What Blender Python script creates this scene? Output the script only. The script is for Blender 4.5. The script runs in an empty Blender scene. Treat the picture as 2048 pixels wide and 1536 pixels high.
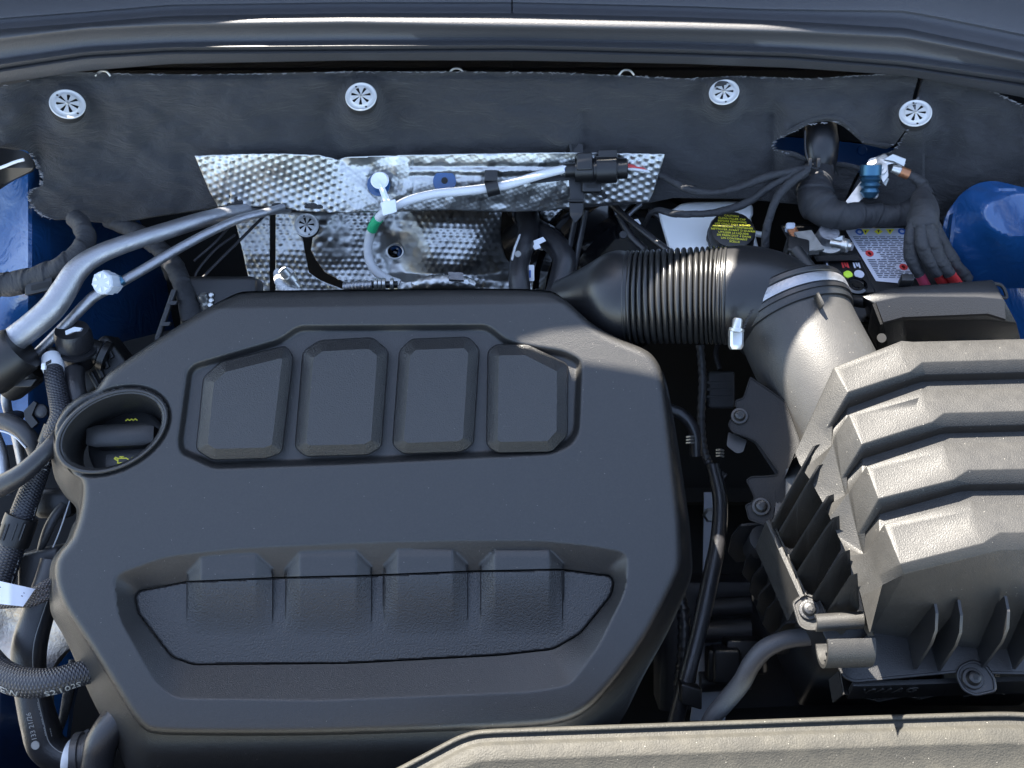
import bpy, bmesh, math, random
import numpy as np
from mathutils import Vector, Matrix
random.seed(4); rng = np.random.default_rng(4)
R = math.radians
scene = bpy.context.scene
COL = scene.collection

# ------------------------------------------------------------------ camera
HFOV = R(50); PITCH = R(55)
FL = 1024 / math.tan(HFOV / 2)
FW = np.array([0, math.cos(PITCH), -math.sin(PITCH)])
UP = np.array([0, math.sin(PITCH), math.cos(PITCH)])
RT = np.array([1.0, 0, 0])
CAM = -FW * 1.0
cd = bpy.data.cameras.new("camera"); cam = bpy.data.objects.new("camera", cd); COL.objects.link(cam)
cam.location = CAM; cam.rotation_euler = (math.pi / 2 - PITCH, 0, 0)
cd.sensor_width = 36; cd.lens = 18 / math.tan(HFOV / 2); cd.clip_start = .02; cd.clip_end = 3000
scene.camera = cam
# ------------------------------------------------------------------ sky and sun
SUN_EL, SUN_AZ = R(52), R(-32)                      # azimuth from +Y (behind the car) towards +X
SUN = np.array([math.sin(SUN_AZ) * math.cos(SUN_EL), math.cos(SUN_AZ) * math.cos(SUN_EL), math.sin(SUN_EL)])
w = bpy.data.worlds.new("World"); scene.world = w; w.use_nodes = True
nt = w.node_tree; bg = nt.nodes["Background"]
sk = nt.nodes.new("ShaderNodeTexSky"); sk.sky_type = 'NISHITA'; sk.sun_disc = False
sk.sun_elevation = SUN_EL; sk.sun_rotation = SUN_AZ; sk.air_density = 1.0; sk.dust_density = .7; sk.ozone_density = 1.2
hs = nt.nodes.new('ShaderNodeHueSaturation'); hs.inputs['Saturation'].default_value = .85; nt.links.new(sk.outputs[0], hs.inputs['Color']); nt.links.new(hs.outputs[0], bg.inputs[0]); bg.inputs[1].default_value = .066
sd_ = bpy.data.lights.new("sun", 'SUN'); sun = bpy.data.objects.new("sun", sd_); COL.objects.link(sun)
sd_.energy = 4.8; sd_.angle = R(.53); sd_.color = (1, .93, .82)
sun.rotation_euler = Vector(SUN).to_track_quat('Z', 'Y').to_euler()
scene.view_settings.view_transform = 'Standard'; scene.view_settings.look = 'None'
scene.view_settings.exposure = 3.5; scene.view_settings.gamma = 1
scene.render.resolution_x, scene.render.resolution_y = 1024, 768
scene.cycles.max_bounces = 8; scene.cycles.sample_clamp_indirect = 6

# ------------------------------------------------------------------ geometry helpers
def ray(px, py):
    px = np.asarray(px, float); py = np.asarray(py, float)
    return FW + ((px - 1024) / FL)[..., None] * RT - ((py - 768) / FL)[..., None] * UP
def W(px, py, d):                                  # a place seen at photo pixel, d metres along the view axis
    return CAM + np.asarray(d, float)[..., None] * ray(px, py)
class Pl:                                          # a plane of the scene; h lifts along its normal
    def __init__(s, O, n):
        s.O = np.array(O); s.n = np.array(n, float) / np.linalg.norm(n)
    def __call__(s, px, py, h=0.):
        D = ray(px, py); t = ((s.n @ (s.O - CAM)) + np.asarray(h, float)) / (D @ s.n)
        return CAM + t[..., None] * D
def A(pts): return np.array(pts, float)
def rp(pts, r, n=4):                               # polygon with filleted corners
    pts = A(pts); out = []; N = len(pts)
    for i in range(N):
        p0, p, p1 = pts[i - 1], pts[i], pts[(i + 1) % N]
        a, b = p0 - p, p1 - p; la, lb = np.linalg.norm(a), np.linalg.norm(b)
        rr = r[i] if hasattr(r, '__len__') else r
        t = min(rr, la * .45, lb * .45); s, e = p + a / la * t, p + b / lb * t
        for k in range(n + 1):
            u = k / n; out.append((1 - u) ** 2 * s + 2 * u * (1 - u) * p + u * u * e)
    return A(out)
def area(p): return .5 * np.sum(p[:, 0] * np.roll(p[:, 1], -1) - np.roll(p[:, 0], -1) * p[:, 1])
def inset(poly, a):
    p = A(poly); sg = 1 if area(p) > 0 else -1
    d = np.roll(p, -1, 0) - p; d /= np.linalg.norm(d, axis=1)[:, None] + 1e-9
    n = np.stack([-d[:, 1], d[:, 0]], 1) * sg
    m = n + np.roll(n, 1, 0); m /= np.maximum((m * m).sum(1), .5)[:, None] / 2
    return p + m * a
def sdf(P, poly):
    N = len(P); best = np.full(N, 1e18); near = np.zeros((N, 2)); ins = np.zeros(N, bool)
    for i in range(len(poly)):
        a, b = poly[i - 1], poly[i]; e = b - a; L = e @ e
        if L < 1e-9: continue
        t = np.clip(((P - a) @ e) / L, 0, 1); q = a + t[:, None] * e; d = ((P - q) ** 2).sum(1)
        m = d < best; best[m] = d[m]; near[m] = q[m]
        if a[1] != b[1]:
            c = (a[1] > P[:, 1]) != (b[1] > P[:, 1])
            xi = a[0] + (P[:, 1] - a[1]) / (b[1] - a[1]) * e[0]
            ins ^= c & (P[:, 0] < xi)
    d = np.sqrt(best); return np.where(ins, -d, d), near
def sheet(outline, step, pos, thick=.003, tdir=None, holes=()):
    poly = A(outline); lo, hi = poly.min(0) - step, poly.max(0) + step
    xs = np.arange(lo[0], hi[0] + step, step); ys = np.arange(lo[1], hi[1] + step, step)
    X, Y = np.meshgrid(xs, ys); P = np.stack([X.ravel(), Y.ravel()], 1); nx, ny = len(xs), len(ys)
    s, near = sdf(P, poly)
    for h in holes:
        sh, nh = sdf(P, A(h)); m = -sh > s; s = np.where(m, -sh, s); near[m] = nh[m]
    ok = (s <= .35 * step).reshape(ny, nx); idx = np.arange(nx * ny).reshape(ny, nx)
    q = np.stack([idx[:-1, :-1], idx[1:, :-1], idx[1:, 1:], idx[:-1, 1:]], -1).reshape(-1, 4)
    o = ok.ravel()[q]; c = o.sum(1); Q = q[c == 4]; T3 = q[c == 3]; o3 = o[c == 3]; T = T3[o3].reshape(-1, 3)
    ed = np.concatenate([Q[:, [0, 1]], Q[:, [1, 2]], Q[:, [2, 3]], Q[:, [3, 0]], T[:, [0, 1]], T[:, [1, 2]], T[:, [2, 0]]])
    key = np.sort(ed, 1); key = key[:, 0].astype(np.int64) * (nx * ny) + key[:, 1]
    u, inv, cnt = np.unique(key, return_inverse=True, return_counts=True)
    be = ed[cnt[inv] == 1]; bv = np.unique(be); P[bv] = near[bv]
    used = np.unique(np.concatenate([Q.ravel(), T.ravel()])); mp = np.full(nx * ny, -1); mp[used] = np.arange(len(used))
    P = P[used]; Q, T, be = mp[Q], mp[T], mp[be]
    V = pos(P[:, 0], P[:, 1]); F = Q.tolist() + T.tolist()
    if thick:
        td = FW if tdir is None else np.array(tdir); n = len(V); V = np.concatenate([V, V + td * thick])
        F += (Q[:, ::-1] + n).tolist() + (T[:, ::-1] + n).tolist()
        F += np.stack([be[:, 1], be[:, 0], be[:, 0] + n, be[:, 1] + n], 1).tolist()
    return V, F
def join(*vf):
    V, F, o = [], [], 0
    for v, f in vf:
        V.append(np.asarray(v)); F += [[i + o for i in q] for q in f]; o += len(v)
    return np.concatenate(V), F
def loft(loops, caps=True, closed=True):
    L = [np.asarray(l) for l in loops]; n = len(L[0]); V = np.concatenate(L); F = []
    for k in range(len(L) - 1):
        for i in range(n if closed else n - 1):
            j = (i + 1) % n; F.append([k * n + i, k * n + j, (k + 1) * n + j, (k + 1) * n + i])
    if caps and closed: F.append(list(range(n))[::-1]); F.append([(len(L) - 1) * n + i for i in range(n)])
    return V, F
def slab(poly, pl, rings):                         # rings: (inset px, height) from the bottom up
    return loft([pl(*inset(poly, a).T, h) for a, h in rings])
def slabr(pts, r, pl, rings, n=4):                 # the same with every ring's corners rounded
    return loft([pl(*rp(inset(pts, a), max(r - a * .6, 2), n).T, h) for a, h in rings])
def spline(C, per):
    C = A(C); n = len(C)
    if n < 3: return np.array([C[0] + (C[-1] - C[0]) * t for t in np.linspace(0, 1, per + 1)])
    E = np.concatenate([[2 * C[0] - C[1]], C, [2 * C[-1] - C[-2]]]); out = []
    for i in range(1, n):
        a, b, c, d = E[i - 1], E[i], E[i + 1], E[i + 2]
        for k in range(per):
            t = k / per
            out.append(.5 * (2 * b + (c - a) * t + (2 * a - 5 * b + 4 * c - d) * t * t + (3 * b - a - 3 * c + d) * t ** 3))
    out.append(C[-1]); return np.array(out)
def sweep(P, rad, seg=16, cap=True, flat=1., ph=0.):
    P = np.asarray(P); n = len(P); T = np.gradient(P, axis=0); T /= np.linalg.norm(T, axis=1)[:, None] + 1e-12
    rad = np.broadcast_to(np.asarray(rad, float), (n,))
    u = np.cross(T[0], [0.2, .1, 1]); u /= np.linalg.norm(u); th = np.linspace(0, 2 * np.pi, seg, endpoint=False) + ph
    loops, fr = [], []
    for i in range(n):
        u = u - T[i] * (u @ T[i]); u /= np.linalg.norm(u); v = np.cross(T[i], u)
        loops.append(P[i] + rad[i] * (np.cos(th)[:, None] * u + flat * np.sin(th)[:, None] * v)); fr.append((u, v, T[i]))
    V, F = loft(loops, cap)
    s = np.concatenate([[0], np.cumsum(np.linalg.norm(np.diff(P, axis=0), axis=1))])
    uv = np.stack([np.tile(th / (2 * np.pi), n), np.repeat(s, seg)], 1)
    return V, F, uv
def path(ctrl, per=8):                             # ctrl (px,py,d,rpx) -> centre line and radius in metres
    C = A(ctrl); P = W(C[:, 0], C[:, 1], C[:, 2]); r = C[:, 3] * C[:, 2] / FL
    S = spline(np.concatenate([P, r[:, None]], 1), per); return S[:, :3], S[:, 3]
def basis(ax, hint=(0, 0, 1)):
    z = np.array(ax, float); z /= np.linalg.norm(z); x = np.cross(hint, z)
    if np.linalg.norm(x) < 1e-4: x = np.cross((1, 0, 0), z)
    x /= np.linalg.norm(x); return x, np.cross(z, x), z
def lathe(c, ax, prof, seg=24, mod=None):
    x, y, z = basis(ax); th = np.linspace(0, 2 * np.pi, seg, endpoint=False); m = np.ones(seg) if mod is None else mod(th)
    return loft([c + z * h + (r * m)[:, None] * (np.cos(th)[:, None] * x + np.sin(th)[:, None] * y) for r, h in prof])
def obox(c, hx, hy, hz, b=.12):                    # chamfered box from three half axes
    c, hx, hy, hz = map(lambda q: np.array(q, float), (c, hx, hy, hz)); k = 1 - b
    ring = [(1, k), (k, 1), (-k, 1), (-1, k), (-1, -k), (-k, -1), (k, -1), (1, -k)]
    L = []
    for s, z in ((k, -1), (1, -k), (1, k), (k, 1)): L.append([c + hx * a * s + hy * e * s + hz * z for a, e in ring])
    return loft(L)
def plate(pts, thick, d=None):                     # flat polygon of world points with real thickness
    P = A(pts); n = np.cross(P[1] - P[0], P[2] - P[0]) if d is None else np.array(d, float); n = n / np.linalg.norm(n)
    return loft([P - n * thick / 2, P + n * thick / 2])
def fillet_mesh(V, F, off, seg=2, ang=25, skip=()):
    bm = bmesh.new(); vs = [bm.verts.new(v) for v in V]
    for i in skip: vs[i].tag = True
    for f in F:
        try: bm.faces.new([vs[i] for i in f])
        except ValueError: pass
    bmesh.ops.remove_doubles(bm, verts=bm.verts, dist=1e-5); bmesh.ops.recalc_face_normals(bm, faces=bm.faces)
    es = [e for e in bm.edges if len(e.link_faces) == 2 and e.calc_face_angle(0) > R(ang) and not any(v.tag for v in e.verts)]
    bmesh.ops.bevel(bm, geom=es, offset=off, segments=seg, profile=.5, affect='EDGES', clamp_overlap=True)
    bm.verts.index_update(); V = np.array([v.co[:] for v in bm.verts]); F = [[v.index for v in f.verts] for f in bm.faces]; bm.free(); return V, F

# ------------------------------------------------------------------ objects
def thing(name, label, cat, loc, group=None):
    o = bpy.data.objects.new(name, None); o.empty_display_size = .03; COL.objects.link(o); o.location = np.asarray(loc)
    o['label'] = label; o['category'] = cat
    if group: o['group'] = group
    return o
def origin(o):
    v = np.array(o.location)
    while o.parent is not None: o = o.parent; v = v + np.array(o.location)
    return v
def mk(name, vf, mat, parent=None, ang=35, label=None, cat=None, group=None, kind=None, fix=True):
    V, F = np.asarray(vf[0], float), vf[1]; c = (V.min(0) + V.max(0)) / 2; c[2] = V[:, 2].min()
    if parent is not None and parent.type == 'EMPTY' and False: c = origin(parent)
    me = bpy.data.meshes.new(name); me.from_pydata((V - c).tolist(), [], F)
    if len(vf) > 2:
        ul = me.uv_layers.new(name="uv"); li = np.zeros(len(me.loops), int); me.loops.foreach_get('vertex_index', li)
        U = vf[2][np.minimum(li, len(vf[2]) - 1)].copy(); n = len(U)
        ls = np.zeros(len(me.polygons), int); me.polygons.foreach_get('loop_start', ls); lt = np.zeros(len(me.polygons), int); me.polygons.foreach_get('loop_total', lt)
        for s in ls[lt == 4]:
            uu = U[s:s + 4, 0]
            if uu.max() - uu.min() > .5: uu[uu < .5] += 1
        ul.data.foreach_set('uv', U.ravel())
    if fix:
        bm = bmesh.new(); bm.from_mesh(me); bmesh.ops.recalc_face_normals(bm, faces=bm.faces); bm.to_mesh(me); bm.free()
    me.polygons.foreach_set('use_smooth', np.ones(len(me.polygons), bool)); me.set_sharp_from_angle(angle=R(ang))
    for m in (mat if isinstance(mat, (list, tuple)) else [mat]): me.materials.append(m)
    o = bpy.data.objects.new(name, me); COL.objects.link(o); o.location = c
    if parent is not None: o.parent = parent; o.location = c - origin(parent)
    if label: o['label'] = label
    if cat: o['category'] = cat
    if group: o['group'] = group
    if kind: o['kind'] = kind
    return o
def text(name, s, pos, xdir, ydir, size, mat, parent, depth=.0004, wrap=None):
    cu = bpy.data.curves.new(name, 'FONT'); cu.body = s; cu.size = size; cu.align_x = 'CENTER'; cu.align_y = 'CENTER'; cu.extrude = depth; cu.resolution_u = 2
    to = bpy.data.objects.new(name, cu); COL.objects.link(to); dg = bpy.context.evaluated_depsgraph_get(); dg.update()
    me = bpy.data.meshes.new_from_object(to.evaluated_get(dg)); bpy.data.objects.remove(to)
    V = np.array([v.co[:] for v in me.vertices]); F = [list(p.vertices) for p in me.polygons]; bpy.data.meshes.remove(me)
    x = np.array(xdir, float); x /= np.linalg.norm(x); y = np.array(ydir, float); y -= x * (x @ y); y /= np.linalg.norm(y); z = np.cross(x, y)
    if wrap is None: P = pos + V[:, :1] * x + V[:, 1:2] * y + V[:, 2:] * z
    else:                                          # follow a hose: wrap(along, around, out)
        P = wrap(V[:, 0], V[:, 1], V[:, 2])
    return mk(name, (P, F), mat, parent, ang=30, fix=False)
def print_on_hose(name, s, P, r, s0, phi, size, mat, parent, flip=1):
    P = np.asarray(P); T = np.gradient(P, axis=0); T /= np.linalg.norm(T, axis=1)[:, None]; L = np.concatenate([[0], np.cumsum(np.linalg.norm(np.diff(P, axis=0), axis=1))])
    rr = np.broadcast_to(np.asarray(r, float), (len(P),))
    def wrap(a, b, c):
        sa = s0 * L[-1] + flip * a; p = np.stack([np.interp(sa, L, P[:, k]) for k in range(3)], 1); t = np.stack([np.interp(sa, L, T[:, k]) for k in range(3)], 1)
        t /= np.linalg.norm(t, axis=1)[:, None]; rad = np.interp(sa, L, rr)
        v = CAM - p; v -= t * (v * t).sum(1)[:, None]; v /= np.linalg.norm(v, axis=1)[:, None]; q = np.cross(v, t)
        an = phi + flip * b / rad
        return p + (rad + .0003 + c)[:, None] * (np.cos(an)[:, None] * v + np.sin(an)[:, None] * q)
    return text(name, s, None, (1, 0, 0), (0, 1, 0), size, mat, parent, .0002, wrap)

# ------------------------------------------------------------------ materials
def mat(name, col, rough=.5, metal=0., grain=0., gscale=900., specks=0., dust=0., dustcol=(.30, .285, .26), coat=0., spec=.5, rvar=0., vscale=30., sheen=0., sss=0., extra=None):
    m = bpy.data.materials.new(name); m.use_nodes = True; n = m.node_tree.nodes; l = m.node_tree.links; b = n["Principled BSDF"]
    b.inputs['Base Color'].default_value = (*col, 1); b.inputs['Roughness'].default_value = rough; b.inputs['Metallic'].default_value = metal
    b.inputs['Specular IOR Level'].default_value = spec
    if coat: b.inputs['Coat Weight'].default_value = coat; b.inputs['Coat Roughness'].default_value = .04
    if sheen: b.inputs['Sheen Weight'].default_value = sheen
    if sss: b.inputs['Subsurface Weight'].default_value = sss; b.inputs['Subsurface Radius'].default_value = (.01, .01, .008)
    tc = n.new("ShaderNodeTexCoord"); vec = tc.outputs['Object']
    def noise(sc, det=3, r=.6):
        t = n.new("ShaderNodeTexNoise"); t.inputs['Scale'].default_value = sc; t.inputs['Detail'].default_value = det; t.inputs['Roughness'].default_value = r
        l.new(vec, t.inputs['Vector']); return t.outputs['Fac']
    def rampn(src, a, c, va=0, vc=1):
        t = n.new("ShaderNodeMapRange"); t.inputs[1].default_value = a; t.inputs[2].default_value = c; t.inputs[3].default_value = va; t.inputs[4].default_value = vc
        l.new(src, t.inputs[0]); return t.outputs[0]
    def mix(fac, base, col2):
        t = n.new("ShaderNodeMix"); t.data_type = 'RGBA'; l.new(fac, t.inputs['Factor'])
        if isinstance(base, tuple): t.inputs['A'].default_value = (*base, 1)
        else: l.new(base, t.inputs['A'])
        t.inputs['B'].default_value = (*col2, 1); return t.outputs['Result']
    cur = col
    if dust: cur = mix(rampn(noise(vscale, 6, .7), .42, .75, dust * .35, dust), cur, dustcol)
    if specks:
        v = n.new("ShaderNodeTexVoronoi"); v.inputs['Scale'].default_value = 330; l.new(vec, v.inputs['Vector'])
        f = rampn(v.outputs['Distance'], .045, .10, 1, 0)
        sep = n.new("ShaderNodeSeparateColor"); l.new(v.outputs['Color'], sep.inputs[0]); g = rampn(sep.outputs[0], 1 - specks, 1 - specks + .02, 0, .55)
        mu = n.new("ShaderNodeMath"); mu.operation = 'MULTIPLY'; l.new(f, mu.inputs[0]); l.new(g, mu.inputs[1])
        cur = mix(mu.outputs[0], cur, (.55, .52, .46))
    if not isinstance(cur, tuple): l.new(cur, b.inputs['Base Color'])
    if rvar: l.new(rampn(noise(vscale * 1.7, 4), .35, .7, rough - rvar, rough + rvar), b.inputs['Roughness'])
    if grain:
        bp = n.new("ShaderNodeBump"); bp.inputs['Strength'].default_value = grain; bp.inputs['Distance'].default_value = .0012
        l.new(noise(gscale, 2), bp.inputs['Height']); l.new(bp.outputs[0], b.inputs['Normal'])
    if extra: extra(m, n, l, b, tc)
    return m
def braid(sx, sy, strength, colB):
    def f(m, n, l, b, tc):
        mp = n.new("ShaderNodeMapping"); mp.inputs['Scale'].default_value = (sx, sy, 1); l.new(tc.outputs['UV'], mp.inputs[0])
        def wave(rot):
            q = n.new("ShaderNodeVectorRotate"); q.rotation_type = 'Z_AXIS'; q.inputs['Angle'].default_value = rot; l.new(mp.outputs[0], q.inputs[0])
            w_ = n.new("ShaderNodeTexWave"); w_.inputs['Scale'].default_value = .5; l.new(q.outputs[0], w_.inputs['Vector']); return w_.outputs['Fac']
        mx = n.new("ShaderNodeMath"); mx.operation = 'MULTIPLY'; l.new(wave(R(40)), mx.inputs[0]); l.new(wave(R(-40)), mx.inputs[1])
        bp = n.new("ShaderNodeBump"); bp.inputs['Strength'].default_value = strength; bp.inputs['Distance'].default_value = .001
        l.new(mx.outputs[0], bp.inputs['Height']); l.new(bp.outputs[0], b.inputs['Normal'])
        if colB:
            t = n.new("ShaderNodeMix"); t.data_type = 'RGBA'; l.new(mx.outputs[0], t.inputs['Factor']); t.inputs['A'].default_value = b.inputs['Base Color'].default_value; t.inputs['B'].default_value = (*colB, 1)
            l.new(t.outputs['Result'], b.inputs['Base Color'])
    return f
def wrinkle(m, n, l, b, tc):                       # short wavy creases of the moulded felt
    mp = n.new("ShaderNodeMapping"); mp.inputs['Rotation'].default_value = (0, R(20), 0); mp.inputs['Scale'].default_value = (45, 60, 210); l.new(tc.outputs['Object'], mp.inputs[0])
    a = n.new("ShaderNodeTexNoise"); a.inputs['Scale'].default_value = 1; a.inputs['Detail'].default_value = 5; a.inputs['Distortion'].default_value = 1.4; l.new(mp.outputs[0], a.inputs['Vector'])
    f = n.new("ShaderNodeTexNoise"); f.inputs['Scale'].default_value = 1500; f.inputs['Detail'].default_value = 2; l.new(tc.outputs['Object'], f.inputs['Vector'])
    ad = n.new("ShaderNodeMath"); ad.operation = 'MULTIPLY_ADD'; l.new(f.outputs['Fac'], ad.inputs[0]); ad.inputs[1].default_value = .35; l.new(a.outputs['Fac'], ad.inputs[2])
    bp = n.new("ShaderNodeBump"); bp.inputs['Strength'].default_value = .9; bp.inputs['Distance'].default_value = .005; l.new(ad.outputs[0], bp.inputs['Height']); l.new(bp.outputs[0], b.inputs['Normal'])
def tapewrap(m, n, l, b, tc):                      # spiral laps of cloth tape
    mp = n.new("ShaderNodeMapping"); mp.inputs['Scale'].default_value = (2, 70, 1); l.new(tc.outputs['UV'], mp.inputs[0])
    q = n.new("ShaderNodeTexNoise"); q.inputs['Scale'].default_value = 2.2; q.inputs['Detail'].default_value = 3; l.new(mp.outputs[0], q.inputs['Vector'])
    w_ = n.new("ShaderNodeTexWave"); w_.wave_profile = 'SAW'; w_.bands_direction = 'DIAGONAL'; w_.inputs['Scale'].default_value = .22; w_.inputs['Distortion'].default_value = 3; w_.inputs['Detail'].default_value = 2; l.new(mp.outputs[0], w_.inputs['Vector'])
    ad = n.new("ShaderNodeMath"); ad.operation = 'MULTIPLY_ADD'; l.new(q.outputs['Fac'], ad.inputs[0]); ad.inputs[1].default_value = .6; l.new(w_.outputs['Fac'], ad.inputs[2])
    bp = n.new("ShaderNodeBump"); bp.inputs['Strength'].default_value = 1; bp.inputs['Distance'].default_value = .004; l.new(ad.outputs[0], bp.inputs['Height']); l.new(bp.outputs[0], b.inputs['Normal'])
def sealer(m, n, l, b, tc):                        # orange peel and brushed seam sealer under the paint
    a = n.new("ShaderNodeTexNoise"); a.inputs['Scale'].default_value = 22; a.inputs['Detail'].default_value = 5; a.inputs['Distortion'].default_value = 2.5; l.new(tc.outputs['Object'], a.inputs['Vector'])
    bp = n.new("ShaderNodeBump"); bp.inputs['Strength'].default_value = .35; bp.inputs['Distance'].default_value = .006; l.new(a.outputs['Fac'], bp.inputs['Height']); l.new(bp.outputs[0], b.inputs['Normal']); l.new(bp.outputs[0], b.inputs['Coat Normal'])
M = {}
M['cover'] = mat('moulded_black_plastic', (.0115, .0115, .0117), .38, grain=.3, gscale=1100, specks=.10, rvar=.06, dust=.035, vscale=500)
M['pad'] = mat('grained_black_plastic', (.013, .0131, .0135), .33, grain=.65, gscale=850, specks=.06, dust=.03, vscale=500)
M['insert'] = mat('coarse_grain_black_plastic', (.015, .0152, .016), .33, grain=.85, gscale=650, specks=.04)
M['box'] = mat('dusty_black_plastic', (.0125, .0123, .012), .49, grain=.3, gscale=1000, specks=.14, dust=.025, vscale=60, rvar=.05, spec=.3)
M['boxclean'] = mat('black_plastic', (.010, .0102, .011), .40, grain=.25, gscale=900, specks=.02)
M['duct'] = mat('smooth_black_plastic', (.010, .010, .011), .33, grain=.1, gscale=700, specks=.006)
M['bellows'] = mat('ribbed_black_rubber', (.014, .014, .014), .30)
M['rubber'] = mat('black_rubber', (.030, .030, .032), .45, grain=.2, gscale=600)
M['hose'] = mat('hose_rubber', (.016, .016, .018), .36, grain=.25, gscale=500, rvar=.08)
M['seal'] = mat('seal_rubber', (.035, .036, .040), .5, grain=.35, gscale=700)
M['cowl'] = mat('cowl_plastic', (.06, .061, .068), .55, grain=.3, gscale=1100)
M['flange'] = mat('dull_black_plastic', (.006, .006, .0065), .6, grain=.3, gscale=900, spec=.25)  # darker, duller black that puts the shade over the flange into its colour
M['dark'] = mat('shadowed_black_metal', (.022, .022, .0225), .7, spec=.2)
M['matte'] = mat('matte_black_plastic', (.006, .006, .0065), .42)
M['gloss'] = mat('gloss_black_paint', (.004, .004, .005), .12, coat=.6)
M['felt'] = mat('black_felt', (.021, .0211, .0225), .9, sheen=.1, dust=.03, dustcol=(.4, .4, .42), vscale=500, extra=wrinkle)
M['frayed'] = mat('frayed_fibre', (.20, .20, .21), .9)
M['tape'] = mat('cloth_tape', (.020, .0205, .023), .7, extra=tapewrap)
M['wire'] = mat('wire_sheath', (.018, .018, .021), .5)
M['foil'] = mat('embossed_foil', (.47, .475, .465), .41, metal=1., rvar=.08, vscale=60)
M['alu'] = mat('bare_aluminium', (.30, .305, .325), .46, metal=.9, rvar=.1, vscale=90, grain=.35, gscale=500)
M['zinc'] = mat('zinc_plated_steel', (.52, .52, .50), .38, metal=.9, rvar=.1, vscale=160)
M['washer'] = mat('pressed_washer_steel', (.52, .52, .51), .45, metal=.25, rvar=.05, vscale=150)
M['cast'] = mat('cast_aluminium', (.34, .30, .26), .5, metal=.85, grain=.9, gscale=260, rvar=.15, vscale=60)
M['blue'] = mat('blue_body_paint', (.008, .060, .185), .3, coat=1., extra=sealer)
M['bluedark'] = mat('shaded_blue_paint', (.003, .014, .045), .4, grain=.6, gscale=90, rvar=.1)  # body paint darkened so the low wing looks shaded
M['neck'] = mat('brightened_black_plastic', (.026, .0255, .025), .42, grain=.25, gscale=1100, specks=.10, dust=.03, vscale=60, spec=.4)  # lighter copy of the housing plastic, sunlight on the neck put into the colour
M['blueflat'] = mat('blue_body_paint_flat', (.007, .055, .17), .3, coat=.6)
M['bluebolt'] = mat('blue_anodised', (.045, .12, .19), .38, metal=.8)
M['white'] = mat('white_plastic', (.72, .74, .76), .4)
M['tank'] = mat('milky_plastic', (.74, .75, .74), .4, sss=.3, rvar=.05)
M['cable'] = mat('pale_grey_sheath', (.58, .59, .60), .5, grain=.2, gscale=400)
M['cap'] = mat('pale_grey_cap', (.42, .45, .50), .5)
M['yellow'] = mat('yellow_print', (.85, .78, .05), .5)
M['green'] = mat('green_tape', (.02, .38, .16), .5)
M['lime'] = mat('lime_indicator', (.55, .80, .05), .5)
M['red'] = mat('red_sheath', (.55, .04, .04), .45)
M['pink'] = mat('pink_sheath', (.75, .10, .18), .45)
M['label'] = mat('white_label', (.50, .515, .58), .5)
M['ink'] = mat('black_ink', (.05, .05, .07), .6)
M['signblue'] = mat('blue_print', (.02, .10, .38), .5)
M['copper'] = mat('copper_tab', (.36, .16, .08), .4, metal=.8)
M['hoseprint'] = mat('white_hose_print', (.26, .26, .25), .6)
M['braid'] = mat('braided_hose', (.014, .0145, .018), .42, extra=braid(9, 330, .8, (.05, .052, .065)))
M['sleeve'] = mat('braided_sleeve', (.006, .006, .007), .45, extra=braid(7, 260, 1., (.16, .13, .13)))
M['panel'] = mat('front_panel_plastic', (.016, .0158, .0145), .6, grain=.5, gscale=700, specks=.18, dust=.05, dustcol=(.34, .31, .24), rvar=.06, vscale=60, spec=.15)
M['hoodpaint'] = mat('hood_underside', (.03, .033, .04), .6)
M['asphalt'] = mat('pale_concrete', (.20, .195, .18), .9, grain=.5, gscale=60)
# ================================================================== ENGINE COVER
PC = Pl((0, 0, 0), (0, -math.sin(R(24)), math.cos(R(24))))
SK = A([(496,581,505,590),(1095,575,1090,585),(1130,598,1122,606),(1180,645,1172,650),(1225,672,1218,680),(1300,702,1296,714),(1325,738,1326,750),
 (1340,850,1346,856),(1352,950,1361,956),(1363,1040,1374,1045),(1366,1130,1381,1138),(1354,1158,1375,1165),(1299,1267,1331,1265),(1242,1350,1282,1350),(1187,1414,1240,1440),
 (1150,1438,1180,1500),(1101,1452,1120,1560),(900,1463,900,1582),(600,1472,600,1592),(307,1471,300,1600),(282,1455,266,1560),(263,1431,234,1480),(215,1352,188,1398),
 (164,1271,137,1277),(126,1216,106,1228),(108,1165,103,1190),(109,1124,104,1136),(120,1103,113,1113),(143,1076,138,1086),(154,1045,149,1053),(164,1000,158,1040),
 (165,962,158,1012),(140,945,134,990),(117,912,113,955),(107,880,106,912),(110,850,108,875),(128,815,126,830),(160,790,160,800),(193,780,194,786),
 (205,760,206,766),(219,743,221,750),(321,674,322,682),(410,618,411,627),(472,586,476,594)])
def dense(P, k):
    out = []
    for i in range(len(P)):
        a, b = P[i], P[(i + 1) % len(P)]
        out += [a + (b - a) * t / k for t in range(k)]
    return A(out)
def smoothloop(P, it=2):
    for _ in range(it): P = .25 * np.roll(P, 1, 0) + .5 * P + .25 * np.roll(P, -1, 0)
    return P
SKd = smoothloop(dense(SK, 6), 4); OUT = SKd[:, :2]; FLG = SKd[:, 2:]
th = np.linspace(0, 2 * np.pi, 64, endpoint=False)
def ell(c, a, b, s): return np.stack([c[0] + a * np.cos(th), c[1] + s * np.cos(th) + b * np.sin(th)], 1)
RIMO, RIMC, RIMI = ell((223, 862), 113, 81, -30), ell((224, 862), 109, 77, -29), ell((225, 863), 101, 71, -27)
HOLE = ell((249, 893), 82, 62, -25)
REC = rp([(597,653),(975,651),(1012,680),(1045,691),(1128,704),(1163,722),(1157,862),(1142,888),(1105,906),(700,926),(428,935),(362,905),(357,885),(376,743),(390,729),(558,680)], 14)
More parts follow.
